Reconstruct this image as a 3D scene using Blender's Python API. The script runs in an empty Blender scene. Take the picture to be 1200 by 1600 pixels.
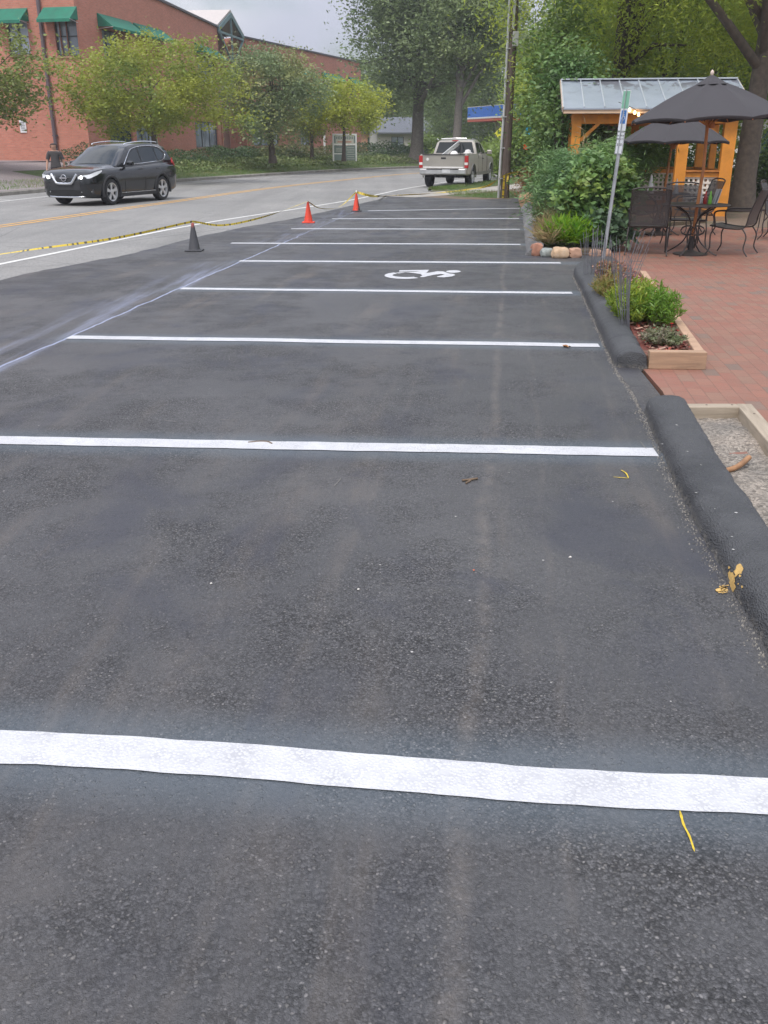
import bpy, math, random
import numpy as np
from math import sin, cos, pi, radians as R
from mathutils import Vector, Matrix, noise
random.seed(7)
scene = bpy.context.scene
COL = scene.collection
# ---------------------------------------------------------------- camera survey
FPX = 1440.0
PITCH = math.atan(575 / 1440.0)
SP, CP = sin(PITCH), cos(PITCH)
EYE = 1.6
def ray(px, py):
    u = (px - 600) / FPX; v = (800 - py) / FPX
    return Vector((u, CP + v * SP, -SP + v * CP))
def at(px, py, z=0.0):
    d = ray(px, py); t = (z - EYE) / d.z
    return Vector((d.x * t, d.y * t, z))
def atY(px, py, Y):
    d = ray(px, py); t = Y / d.y
    return Vector((d.x * t, Y, EYE + d.z * t))
# ---------------------------------------------------------------- bookkeeping
def tag(o, label=None, cat=None, group=None, kind=None):
    if label: o['label'] = label
    if cat: o['category'] = cat
    if group: o['group'] = group
    if kind: o['kind'] = kind
    return o
def empty(name, loc, rz=0.0, label=None, cat=None, group=None):
    o = bpy.data.objects.new(name, None); COL.objects.link(o)
    o.location = loc; o.rotation_euler = (0, 0, rz); o.empty_display_size = .2
    return tag(o, label, cat, group)
def copy_tree(o, parent=None):
    c = o.copy(); COL.objects.link(c)
    if parent is not None:
        c.parent = parent; c.matrix_parent_inverse = Matrix()
    for ch in list(o.children): copy_tree(ch, c)
    return c
class MB:
    def __init__(s): s.v = []; s.f = []; s.m = []
    def add(s, vs, fs, mi=0):
        b = len(s.v); s.v += [tuple(p) for p in vs]
        s.f += [tuple(i + b for i in f) for f in fs]; s.m += [mi] * len(fs); return s
    def box(s, c, d, rz=0.0, mi=0, mat=None):
        x, y, z = d[0] / 2, d[1] / 2, d[2] / 2
        vs = [Vector((a * x, b * y, e * z)) for e in (-1, 1) for a, b in ((-1, -1), (1, -1), (1, 1), (-1, 1))]
        M = mat if mat is not None else Matrix.Rotation(rz, 4, 'Z')
        vs = [M @ p + Vector(c) for p in vs]
        return s.add(vs, [(3, 2, 1, 0), (4, 5, 6, 7), (0, 1, 5, 4), (1, 2, 6, 5), (2, 3, 7, 6), (3, 0, 4, 7)], mi)
    def beam(s, a, b, w, h=None, mi=0, up=Vector((0, 0, 1))):
        h = h or w; a = Vector(a); b = Vector(b); d = (b - a).normalized()
        sd = d.cross(up)
        if sd.length < 1e-3: sd = d.cross(Vector((0, 1, 0)))
        sd.normalize(); u2 = sd.cross(d)
        vs = [p + sd * (i * w / 2) + u2 * (j * h / 2) for p in (a, b) for i, j in ((-1, -1), (1, -1), (1, 1), (-1, 1))]
        return s.add(vs, [(3, 2, 1, 0), (4, 5, 6, 7), (0, 1, 5, 4), (1, 2, 6, 5), (2, 3, 7, 6), (3, 0, 4, 7)], mi)
    def tube(s, path, r, n=8, mi=0, cap=True, closed=False):
        path = [Vector(p) for p in path]; k = len(path)
        rs = r if isinstance(r, (list, tuple)) else [r] * k
        vs = []; fs = []; prev = None
        for i, p in enumerate(path):
            if closed: d = path[(i + 1) % k] - path[i - 1]
            else: d = path[min(i + 1, k - 1)] - path[max(i - 1, 0)]
            d.normalize()
            if prev is None:
                a = d.cross(Vector((0, 0, 1)))
                if a.length < .05: a = d.cross(Vector((1, 0, 0)))
            else: a = prev - d * prev.dot(d)
            a.normalize(); prev = a; b = d.cross(a)
            vs += [p + (a * cos(2 * pi * j / n) + b * sin(2 * pi * j / n)) * rs[i] for j in range(n)]
        for i in range(k if closed else k - 1):
            i2 = (i + 1) % k
            fs += [(i * n + j, i * n + (j + 1) % n, i2 * n + (j + 1) % n, i2 * n + j) for j in range(n)]
        if cap and not closed:
            fs.append(tuple(range(n - 1, -1, -1))); fs.append(tuple(range((k - 1) * n, k * n)))
        return s.add(vs, fs, mi)
    def lathe(s, prof, n=16, c=(0, 0, 0), axis='Z', mi=0, M=None, caps=True):
        vs = []; fs = []
        for r, z in prof:
            for j in range(n):
                a = 2 * pi * j / n
                p = Vector((r * cos(a), r * sin(a), z))
                if axis == 'Y': p = Vector((p.x, p.z, p.y))
                if axis == 'X': p = Vector((p.z, p.x, p.y))
                if M is not None: p = M @ p
                vs.append(p + Vector(c))
        for i in range(len(prof) - 1):
            fs += [(i * n + j, i * n + (j + 1) % n, (i + 1) * n + (j + 1) % n, (i + 1) * n + j) for j in range(n)]
        if caps:
            fs.append(tuple(range(n - 1, -1, -1))); fs.append(tuple(range((len(prof) - 1) * n, len(prof) * n)))
        return s.add(vs, fs, mi)
    def poly(s, pts, mi=0): return s.add(pts, [tuple(range(len(pts)))], mi)
    def prism(s, pts, z0, z1, mi=0):
        n = len(pts)
        vs = [(p[0], p[1], z0) for p in pts] + [(p[0], p[1], z1) for p in pts]
        fs = [tuple(range(n - 1, -1, -1)), tuple(range(n, 2 * n))] + [(i, (i + 1) % n, n + (i + 1) % n, n + i) for i in range(n)]
        return s.add(vs, fs, mi)
    def xform(s, M):
        s.v = [tuple(M @ Vector(p)) for p in s.v]; return s
    def build(s, name, mats, parent=None, smooth=None, fix=True, bevel=0.0):
        me = bpy.data.meshes.new(name); me.from_pydata(s.v, [], s.f)
        if not isinstance(mats, (list, tuple)): mats = [mats]
        for m in mats: me.materials.append(m)
        if len(mats) > 1: me.polygons.foreach_set('material_index', s.m)
        if fix:
            import bmesh
            bm = bmesh.new(); bm.from_mesh(me); bmesh.ops.recalc_face_normals(bm, faces=bm.faces); bm.to_mesh(me); bm.free()
        if smooth is not None:
            me.polygons.foreach_set('use_smooth', [True] * len(me.polygons))
            me.set_sharp_from_angle(angle=R(smooth))
        me.update()
        o = bpy.data.objects.new(name, me); COL.objects.link(o)
        if parent is not None: o.parent = parent
        if bevel:
            b = o.modifiers.new('bevel', 'BEVEL'); b.width = bevel; b.segments = 2; b.limit_method = 'ANGLE'
        return o
def bake(o):
    """apply an object's modifiers into its mesh"""
    dg = bpy.context.evaluated_depsgraph_get(); dg.update()
    me = bpy.data.meshes.new_from_object(o.evaluated_get(dg)); o.modifiers.clear(); o.data = me
    return o
def catmull(pts, sub=8):
    P = [Vector(p) for p in pts]; out = []
    P = [P[0] * 2 - P[1]] + P + [P[-1] * 2 - P[-2]]
    for i in range(1, len(P) - 2):
        for k in range(sub):
            t = k / sub
            out.append(.5 * ((2 * P[i]) + (P[i + 1] - P[i - 1]) * t + (2 * P[i - 1] - 5 * P[i] + 4 * P[i + 1] - P[i + 2]) * t * t + (-P[i - 1] + 3 * P[i] - 3 * P[i + 1] + P[i + 2]) * t ** 3))
    out.append(P[-2]); return out
# ---------------------------------------------------------------- materials
class NT:
    def __init__(s, name):
        s.m = bpy.data.materials.new(name); s.m.use_nodes = True; s.t = s.m.node_tree; s.t.nodes.clear()
        s.out = s.n('ShaderNodeOutputMaterial')
    def n(s, typ, **kw):
        o = s.t.nodes.new(typ)
        for k, v in kw.items(): setattr(o, k, v)
        return o
    def l(s, a, b): s.t.links.new(a, b)
    def set(s, sock, v):
        if isinstance(v, bpy.types.NodeSocket): s.l(v, sock)
        elif isinstance(v, (tuple, list)) and len(v) == 3 and len(sock.default_value) == 4: sock.default_value = (*v, 1)
        else: sock.default_value = v
    def math(s, op, a, b=None, c=None, clamp=False):
        o = s.n('ShaderNodeMath', operation=op, use_clamp=clamp)
        s.set(o.inputs[0], a)
        if b is not None: s.set(o.inputs[1], b)
        if c is not None: s.set(o.inputs[2], c)
        return o.outputs[0]
    def mapr(s, v, a, b, c=0.0, d=1.0, smooth=False):
        o = s.n('ShaderNodeMapRange'); o.clamp = True
        if smooth: o.interpolation_type = 'SMOOTHSTEP'
        s.set(o.inputs[0], v)
        for i, x in enumerate((a, b, c, d)): s.set(o.inputs[i + 1], x)
        return o.outputs[0]
    def mix(s, f, a, b, typ='MIX'):
        o = s.n('ShaderNodeMix', data_type='RGBA', blend_type=typ); o.clamp_factor = True
        s.set(o.inputs[0], f); s.set(o.inputs[6], a); s.set(o.inputs[7], b); return o.outputs[2]
    def pos(s): return s.n('ShaderNodeTexCoord').outputs['Object']
    def mapping(s, v, scale=(1, 1, 1), rot=(0, 0, 0), loc=(0, 0, 0)):
        o = s.n('ShaderNodeMapping'); s.l(v, o.inputs[0])
        o.inputs['Scale'].default_value = scale; o.inputs['Rotation'].default_value = rot; o.inputs['Location'].default_value = loc
        return o.outputs[0]
    def noise(s, v, scale, detail=4, rough=.6, dist=0.0, color=False):
        o = s.n('ShaderNodeTexNoise'); s.l(v, o.inputs['Vector'])
        o.inputs['Scale'].default_value = scale; o.inputs['Detail'].default_value = detail
        o.inputs['Roughness'].default_value = rough; o.inputs['Distortion'].default_value = dist
        return o.outputs['Color' if color else 'Fac']
    def voro(s, v, scale, feature='F1', rnd=1.0):
        o = s.n('ShaderNodeTexVoronoi', feature=feature); s.l(v, o.inputs['Vector']); o.inputs['Scale'].default_value = scale
        o.inputs['Randomness'].default_value = rnd
        return o
    def noise_warp(s, p):
        n = s.n('ShaderNodeTexNoise'); s.l(p, n.inputs['Vector']); n.inputs['Scale'].default_value = 60; n.inputs['Detail'].default_value = 2
        a = s.n('ShaderNodeVectorMath', operation='MULTIPLY_ADD'); s.l(n.outputs['Color'], a.inputs[0]); a.inputs[1].default_value = (.012, .012, 0); s.l(p, a.inputs[2]); return a.outputs[0]
    def bump(s, h, strength=.3, dist=.01, normal=None):
        o = s.n('ShaderNodeBump'); s.set(o.inputs['Height'], h); s.set(o.inputs['Strength'], strength); s.set(o.inputs['Distance'], dist)
        if normal is not None: s.l(normal, o.inputs['Normal'])
        return o.outputs[0]
    def pbr(s, col, rough=.7, metal=0.0, normal=None, **kw):
        b = s.n('ShaderNodeBsdfPrincipled')
        s.set(b.inputs['Base Color'], col); s.set(b.inputs['Roughness'], rough); s.set(b.inputs['Metallic'], metal)
        if normal is not None: s.l(normal, b.inputs['Normal'])
        for k, v in kw.items(): s.set(b.inputs[k.replace('_', ' ')], v)
        s.l(b.outputs[0], s.out.inputs[0]); return b
def mat(name, col, rough=.7, metal=0.0, var=.12, scale=6.0, bump=.15, bscale=None, dirt=None, **kw):
    """general painted or natural surface: base colour with uneven tone, uneven gloss and fine bump"""
    t = NT(name); p = t.pos()
    n1 = t.noise(p, scale, 6); n2 = t.noise(p, (bscale or scale * 8), 5)
    f = t.mapr(n1, .3, .7, 1 - var, 1 + var)
    c = t.n('ShaderNodeVectorMath', operation='SCALE'); c.inputs[0].default_value = col; t.l(f, c.inputs['Scale'])
    cc = c.outputs[0]
    if dirt: cc = t.mix(t.mapr(t.noise(p, scale * .6, 8, .7), .5, .75, 0, dirt[1]), cc, dirt[0])
    t.pbr(cc, t.mapr(n1, .3, .7, max(rough - .08, .02), min(rough + .08, 1)), metal, t.bump(n2, bump, .004) if bump else None, **kw)
    return t.m
def leafmat(name, a, b, c=None, nscale=.5, trans=.35):
    t = NT(name); g = t.n('ShaderNodeNewGeometry'); p = t.pos()
    rnd = g.outputs['Random Per Island']
    col = t.mix(rnd, a, b)
    if c: col = t.mix(t.mapr(t.noise(p, nscale, 3), .45, .65), col, c)
    hue = t.n('ShaderNodeHueSaturation'); t.set(hue.inputs['Color'], col)
    t.set(hue.inputs['Value'], t.mapr(t.noise(p, nscale * 3, 2), .3, .7, .75, 1.25))
    t.l(t.mapr(rnd, 0, 1, .485, .51), hue.inputs['Hue'])
    d = t.n('ShaderNodeBsdfPrincipled'); t.l(hue.outputs[0], d.inputs['Base Color']); d.inputs['Roughness'].default_value = .5
    tr = t.n('ShaderNodeBsdfTranslucent'); t.l(hue.outputs[0], tr.inputs[0])
    m = t.n('ShaderNodeMixShader'); m.inputs[0].default_value = trans
    t.l(d.outputs[0], m.inputs[1]); t.l(tr.outputs[0], m.inputs[2]); t.l(m.outputs[0], t.out.inputs[0])
    return t.m
# ---------------------------------------------------------------- foliage
def leaves_mesh(name, cent, size, mats, parent=None, aspect=.5, up=.5, droop=0.0, rng=None, midx=None, direction=None):
    """cent: (n,3) leaf positions -> one mesh of diamond shaped leaves"""
    n = len(cent); rng = rng or np.random.default_rng(1)
    sz = size * rng.uniform(.6, 1.3, n)[:, None]
    a = rng.normal(size=(n, 3)); a[:, 2] = a[:, 2] * (1 - up) * .8 - droop
    if direction is not None: a = direction + .35 * a
    a /= np.linalg.norm(a, axis=1)[:, None] + 1e-9
    nr = rng.normal(size=(n, 3)); nr[:, 2] += up * 2
    b = np.cross(nr, a); b /= np.linalg.norm(b, axis=1)[:, None] + 1e-9
    nn = np.cross(a, b)
    V = np.empty((n, 4, 3))
    V[:, 0] = cent; V[:, 1] = cent + a * sz * .5 + b * sz * aspect * .5 + nn * sz * .08
    V[:, 2] = cent + a * sz; V[:, 3] = cent + a * sz * .5 - b * sz * aspect * .5 + nn * sz * .08
    me = bpy.data.meshes.new(name)
    me.vertices.add(4 * n); me.vertices.foreach_set('co', V.reshape(-1))
    me.loops.add(4 * n); me.loops.foreach_set('vertex_index', np.arange(4 * n, dtype=np.int32))
    me.polygons.add(n); me.polygons.foreach_set('loop_start', np.arange(0, 4 * n, 4, dtype=np.int32))
    try: me.polygons.foreach_set('loop_total', np.full(n, 4, dtype=np.int32))
    except Exception: pass
    if not isinstance(mats, (list, tuple)): mats = [mats]
    for m in mats: me.materials.append(m)
    if midx is not None: me.polygons.foreach_set('material_index', midx.astype(np.int32))
    me.update(calc_edges=True); me.validate()
    o = bpy.data.objects.new(name, me); COL.objects.link(o)
    if parent is not None: o.parent = parent
    return o
def clump_points(rng, radii, nclump, per, crad, shell=.55, flat=.7, zmin=None, lump=.25):
    """clump centres spread through an uneven ellipsoid, leaves gaussian round each"""
    d = rng.normal(size=(nclump, 3)); d /= np.linalg.norm(d, axis=1)[:, None]
    r = rng.uniform(shell ** 3, 1, nclump) ** (1 / 3.)
    ph = rng.uniform(0, 6.28, 6)
    lumpf = 1 + lump * (np.sin(3 * d[:, 0] + ph[0]) * np.cos(2.5 * d[:, 1] * 2 + ph[1]) + .6 * np.sin(5 * d[:, 2] + ph[2] + 3 * d[:, 0]))
    C = d * (r * lumpf)[:, None] * np.array(radii)
    if zmin is not None: C = C[C[:, 2] > zmin]
    cr = crad * rng.uniform(.6, 1.35, len(C))
    P = np.repeat(C, per, axis=0) + rng.normal(size=(len(C) * per, 3)) * np.repeat(cr, per)[:, None] * np.array([1, 1, flat])
    return C, P
BARK = mat('bark', (.09, .07, .055), .9, var=.35, scale=9, bump=.8)
BARKG = mat('bark_grey', (.17, .15, .13), .9, var=.3, scale=9, bump=.8)
def tree(name, base, th, tr, radii, cz, nclump, per, crad, lsize, lm, label, group=None, seed=1, off=(0, 0), aspect=.5, droop=0.0, up=.4, bark=None, zmin=None, shell=.5, flat=.7, cat='tree', nb=14, lean=(0, 0), lump=.25):
    rng = np.random.default_rng(seed)
    root = empty(name, base, 0, label, cat, group)
    C, P = clump_points(rng, radii, nclump, per, crad, shell, flat, zmin, lump)
    cc = np.array([off[0], off[1], cz]); C = C + cc; P = P + cc
    leaves_mesh('crown', P, lsize, lm, root, aspect, up, droop, rng)
    m = MB(); top = Vector((off[0] * .8 + lean[0], off[1] * .8 + lean[1], cz + radii[2] * .35))
    def tp(t):
        w = .12 * tr * 6
        return Vector((top.x * t ** 1.5 + w * .3 * sin(5 * t + seed), top.y * t ** 1.5 + w * .3 * cos(4 * t + seed), -.15 + (top.z + .15) * t))
    k = 9
    m.tube([tp(i / k) for i in range(k + 1)], [tr * (1.35 if i == 0 else 1.0) * (1 - .8 * (i / k) ** 1.2) for i in range(k + 1)], 9)
    sel = C[rng.permutation(len(C))[:nb]]
    for c in sel:
        c = Vector(c); t0 = min(.9, max(th / (top.z + .01), .25) + rng.uniform(-.03, .35)); s = tp(t0)
        mid = s.lerp(c, .5) + Vector((0, 0, rng.uniform(.0, .12) * radii[2]))
        r0 = tr * (1 - .75 * t0) * .6
        m.tube([s, s.lerp(mid, .5) + Vector((0, 0, .04)), mid, c], [r0, r0 * .8, r0 * .55, r0 * .15], 6)
    m.build('trunk', bark or BARK, root, smooth=60)
    return root
def shrub(name, base, radii, nclump, per, crad, lsize, lm, label, cat='shrub', group=None, seed=1, aspect=.5, up=.4, droop=0.0, shell=.4, stems=7, lump=.2, zc=None, stemmat=None, flat=.7):
    rng = np.random.default_rng(seed)
    root = empty(name, base, 0, label, cat, group); zc = radii[2] * .85 if zc is None else zc
    C, P = clump_points(rng, radii, nclump, per, crad, shell, flat, None, lump)
    C[:, 2] += zc; P[:, 2] += zc; P = P[P[:, 2] > .02]
    leaves_mesh('foliage', P, lsize, lm, root, aspect, up, droop, rng)
    m = MB()
    for c in C[:stems]:
        c = Vector(c); b = Vector((c.x * .15, c.y * .15, -.05)); r = .012 + .02 * radii[2]
        m.tube([b, b.lerp(c, .5) + Vector((0, 0, .1 * radii[2])), c], [r, r * .7, r * .25], 5)
    m.build('stem', stemmat or BARK, root)
    return root
# ================================================================ SETTING
DY = .13          # how far right the lot's long direction drifts per metre
ANG = math.atan(DY)
# ---- street centreline data (surveyed)
WHITE = [(-8.6, 0), (-5.56, 13.7), (-4.1, 20.6), (-2.3, 26.1), (-.85, 30.8), (1.35, 39.8), (5.5, 52), (13, 67), (26, 86), (44, 106)]
YEL = [(-12.6, 0), (-9.6, 13), (-8.1, 20.4), (-6.35, 29.4), (-4.45, 38.7), (-1.6, 48.5), (1.9, 58.5), (10, 75), (23, 95), (41, 116)]
FWH = [(-16, 0), (-13.3, 14), (-12.1, 24), (-11.1, 32.7), (-9.0, 41.8), (-6.4, 49.5), (-3.6, 56.5), (1.7, 66), (9, 78), (21, 98), (38, 120)]
KERB = [(-18.5, 0), (-15.6, 14), (-13.9, 24), (-12.6, 33.5), (-10.0, 43), (-7.1, 51.5), (-4.5, 58.5), (-.9, 66.2), (6, 77), (18, 97), (36, 121)]
KC = catmull([(x, y, 0) for x, y in KERB], 8)
def offs(line, d):
    out = []
    for i, p in enumerate(line):
        t = (line[min(i + 1, len(line) - 1)] - line[max(i - 1, 0)]).normalized()
        out.append(p + Vector((-t.y, t.x, 0)) * d)
    return out
def ss(a, b, x):
    t = min(max((x - a) / (b - a), 0), 1); return t * t * (3 - 2 * t)
def bank_z(d): return .13 + .1 * ss(.3, 2.2, d) + .62 * ss(1.5, 7.5, d)
def bank_pt(i, d, e=0.0):
    p = KC[i]; t = (KC[min(i + 1, len(KC) - 1)] - KC[max(i - 1, 0)]).normalized()
    return Vector((p.x - t.y * d, p.y + t.x * d, bank_z(d) + e))
def ribbon(name, line, w, z, m, wob=0.0, seed=0, kind='structure', parent=None):
    mb = MB(); a = offs(line, w / 2); b = offs(line, -w / 2)
    def wb(p, k): return p + Vector((noise.noise(p * 3 + Vector((k, seed, 0))), noise.noise(p * 3 + Vector((0, k, seed))), 0)) * wob
    vs = []
    for p, q in zip(a, b):
        p = wb(p, 1.7); q = wb(q, 9.3); p.z = q.z = z; vs += [p, q]
    mb.add(vs, [(2 * i, 2 * i + 1, 2 * i + 3, 2 * i + 2) for i in range(len(a) - 1)])
    o = mb.build(name, m, parent, fix=False)
    if kind: tag(o, kind=kind)
    return o
def flip_up(o):
    me = o.data
    if sum(p.normal.z for p in me.polygons) < 0: me.flip_normals()
    return o
# ---- materials of the ground
def asphalt_new():
    t = NT('fresh_asphalt'); p = t.pos()
    sep = t.n('ShaderNodeSeparateXYZ'); t.l(p, sep.inputs[0]); X, Y = sep.outputs[0], sep.outputs[1]
    xr = t.math('SUBTRACT', X, t.math('MULTIPLY', Y, DY))                # across the bays
    # coarse / closed texture patches
    big = t.noise(p, .55, 5, .6, .4); mid = t.noise(p, 2.3, 5, .65)
    coarse = t.mapr(t.math('ADD', t.math('MULTIPLY', big, .6), t.math('MULTIPLY', mid, .4)), .44, .6, 0, 1, True)
    v1 = t.voro(t.mapping(t.noise_warp(p), (1, 1, .01)), 128); v2 = t.voro(p, 300); pn = t.mapping(p, (1, 1, .01))
    vc = t.n('ShaderNodeSeparateColor'); t.l(v1.outputs['Color'], vc.inputs[0])
    vc2 = t.n('ShaderNodeSeparateColor'); t.l(v2.outputs['Color'], vc2.inputs[0])
    stone = t.mapr(v1.outputs['Distance'], .25, .6, 1, 0)
    # stone tone
    tone = t.mapr(vc.outputs[0], .0, 1, .25, 1.75)
    tone2 = t.mapr(vc2.outputs[0], 0, 1, .7, 1.3)
    base = t.mix(t.mapr(t.noise(p, .35, 6, .65, .3), .35, .65), (.050, .049, .052), (.082, .080, .081))
    tt = t.math('MULTIPLY', tone, tone2)
    fac = t.math('MULTIPLY_ADD', coarse, .75, .25)
    tmix = t.math('ADD', 1.0, t.math('MULTIPLY', t.math('SUBTRACT', tt, 1.0), fac))
    gap = t.math('SUBTRACT', 1.0, t.math('MULTIPLY', t.mapr(v1.outputs['Distance'], .35, .75), t.math('MULTIPLY_ADD', coarse, .5, .15)))
    sc = t.n('ShaderNodeVectorMath', operation='SCALE'); t.l(base, sc.inputs[0]); t.l(t.math('MULTIPLY', tmix, gap), sc.inputs['Scale'])
    col = sc.outputs[0]
    # pale grains and chips
    chip = t.math('MULTIPLY', t.mapr(vc.outputs[1], .955, .975), stone)
    col = t.mix(t.math('MULTIPLY', chip, t.math('MULTIPLY_ADD', coarse, .5, .25)), col, (.30, .28, .27))
    v4 = t.voro(t.mapping(t.noise_warp(p), (1, 1, .01), (0, 0, .7)), 72); v4c = t.n('ShaderNodeSeparateColor'); t.l(v4.outputs['Color'], v4c.inputs[0])
    sel = t.math('MULTIPLY', t.mapr(v4c.outputs[0], .80, .82), t.mapr(v4.outputs['Distance'], .22, .42, 1, 0))
    ring = t.math('MULTIPLY', t.mapr(v4c.outputs[0], .80, .82), t.math('MULTIPLY', t.mapr(v4.outputs['Distance'], .30, .42), t.mapr(v4.outputs['Distance'], .46, .62, 1, 0)))
    cs = t.math('MULTIPLY_ADD', coarse, .55, .18)
    col = t.mix(t.math('MULTIPLY', ring, cs), col, (.022, .022, .024))
    col = t.mix(t.math('MULTIPLY', sel, cs), col, t.mix(v4c.outputs[1], (.10, .095, .09), (.24, .225, .21)))
    v3 = t.voro(p, 9); v3c = t.n('ShaderNodeSeparateColor'); t.l(v3.outputs['Color'], v3c.inputs[0])
    grit = t.math('MULTIPLY', t.mapr(v3.outputs['Distance'], .03, .05, 1, 0), t.mapr(v3c.outputs[0], .8, .82))
    col = t.mix(grit, col, (.45, .43, .41))
    # dusty brown tyre streaks along the lot
    cmb = t.n('ShaderNodeCombineXYZ'); t.l(t.math('MULTIPLY', xr, 1.0), cmb.inputs[0]); t.l(t.math('MULTIPLY', Y, .11), cmb.inputs[1])
    st = t.noise(cmb.outputs[0], 3.2, 6, .62, .25)
    col = t.mix(t.math('MULTIPLY', t.mapr(st, .50, .70, 0, .42, True), t.mapr(t.noise(p, 1.1, 4), .35, .6)), col, (.145, .12, .10))
    # two narrow dusty wheel tracks
    def track(x0, w, amt):
        q = t.math('ABSOLUTE', t.math('SUBTRACT', t.math('ADD', xr, t.math('MULTIPLY', t.math('SUBTRACT', t.noise(p, .7, 3), .5), .22)), x0))
        return t.math('MULTIPLY', t.mapr(q, 0, w, amt, 0, True), t.mapr(t.noise(p, 5, 6, .75), .38, .62))
    col = t.mix(track(-.04, .05, .36), col, (.19, .16, .135)); col = t.mix(track(.22, .03, .16), col, (.17, .145, .125)); col = t.mix(track(.74, .03, .15), col, (.17, .145, .125)); col = t.mix(track(-.62, .04, .16), col, (.17, .145, .125))
    
    col = t.mix(track(-1.0, .22, .16), col, (.16, .135, .115))
    # darker sealed blotches
    col = t.mix(t.mapr(t.noise(t.mapping(p, (1, .6, 1)), 1.4, 5, .6, .6), .50, .68, 0, .62, True), col, (.034, .036, .050))
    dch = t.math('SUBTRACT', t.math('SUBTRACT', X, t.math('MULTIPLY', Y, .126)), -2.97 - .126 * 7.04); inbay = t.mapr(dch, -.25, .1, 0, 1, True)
    # bluish camera glow painted into the asphalt each side of the bay lines
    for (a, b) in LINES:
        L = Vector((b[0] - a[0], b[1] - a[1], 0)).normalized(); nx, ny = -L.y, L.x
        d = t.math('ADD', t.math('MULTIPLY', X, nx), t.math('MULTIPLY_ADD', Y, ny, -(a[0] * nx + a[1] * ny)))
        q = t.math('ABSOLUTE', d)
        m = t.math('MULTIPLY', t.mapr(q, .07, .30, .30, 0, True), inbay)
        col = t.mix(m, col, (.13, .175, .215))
    # chalk setting-out line with blue-white smears on its street side
    d = t.math('SUBTRACT', t.math('SUBTRACT', X, t.math('MULTIPLY', Y, .126)), -2.97 - .126 * 7.04)
    dw = t.math('ADD', d, t.math('MULTIPLY', t.math('SUBTRACT', t.noise(p, 1.6, 3), .5), .10))
    far = t.mapr(Y, 16.5, 19, 1, .45)
    core = t.math('MULTIPLY', t.mapr(t.math('ABSOLUTE', dw), .003, .020, .8, 0), far)
    cmb2 = t.n('ShaderNodeCombineXYZ'); t.l(t.math('MULTIPLY', t.math('ADD', d, t.math('MULTIPLY', Y, .07)), 5.0), cmb2.inputs[0]); t.l(t.math('MULTIPLY', Y, .35), cmb2.inputs[1])
    stn = t.mapr(t.noise(cmb2.outputs[0], 1.3, 6, .6), .42, .72, 0, 1, True)
    halo = t.mapr(t.math('ABSOLUTE', dw), .0, .13, .5, 0, True)
    fan = t.math('MULTIPLY', t.mapr(d, -.85, -.02, 0, .6, True), t.mapr(d, .0, .05, 1, 0))
    yb = t.math('ADD', t.math('MULTIPLY', t.mapr(Y, 6, 8.5, 1, .6), t.mapr(Y, 13.6, 14.2, 1, 0)), t.math('MULTIPLY', t.mapr(Y, 16, 16.6, 0, .5), t.mapr(Y, 25, 25.5, 1, 0)))
    sm = t.math('MULTIPLY', t.math('MULTIPLY', fan, stn), yb)
    allc = t.math('MAXIMUM', t.math('MAXIMUM', core, t.math('MULTIPLY', halo, t.math('MULTIPLY', yb, stn))), sm)
    lim = t.mapr(Y, 25.2, 25.6, 1, 0)
    col = t.mix(t.math('MULTIPLY', allc, lim), col, (.36, .40, .56))
    # gritty seam next to the kerb
    hgt = t.math('ADD', t.math('MULTIPLY', t.mapr(v1.outputs['Distance'], 0, .6, 1, 0), t.math('MULTIPLY_ADD', coarse, .8, .2)), t.math('MULTIPLY', t.mapr(v2.outputs['Distance'], 0, .6, 1, 0), .4))
    hgt = t.math('ADD', hgt, t.math('MULTIPLY', sel, 1.1))
    nb = t.bump(hgt, .8, .0035); nb = t.bump(t.noise(p, 14, 5), .25, .01, nb)
    t.pbr(col, t.mapr(coarse, 0, 1, .52, .66), 0, nb)
    return t.m
def asphalt_plain(name, c1, c2, sc=90, streak=None, rough=.8):
    t = NT(name); p = t.pos()
    v = t.voro(p, sc); vc = t.n('ShaderNodeSeparateColor'); t.l(v.outputs['Color'], vc.inputs[0])
    col = t.mix(t.mapr(t.noise(p, .25, 8, .65), .35, .65), c1, c2)
    s = t.n('ShaderNodeVectorMath', operation='SCALE'); t.l(col, s.inputs[0]); t.l(t.mapr(vc.outputs[0], 0, 1, .75, 1.25), s.inputs['Scale'])
    col = s.outputs[0]
    if streak:
        q = t.mapping(p, (1, .06, 1), (0, 0, streak))
        col = t.mix(t.mapr(t.noise(q, 1.2, 5), .45, .65, 0, .35), col, (c1[0] * .6, c1[1] * .6, c1[2] * .6))
        ck = t.voro(t.mapping(p, (1, 1, 1)), .35, 'DISTANCE_TO_EDGE'); col = t.mix(t.mapr(t.math('ADD', ck.outputs['Distance'], t.math('MULTIPLY', t.noise(p, 6, 4), .02)), .012, .018, .35, 0), col, (.05, .05, .05))
    t.pbr(col, rough, 0, t.bump(v.outputs['Distance'], .5, .004)); return t.m
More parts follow.
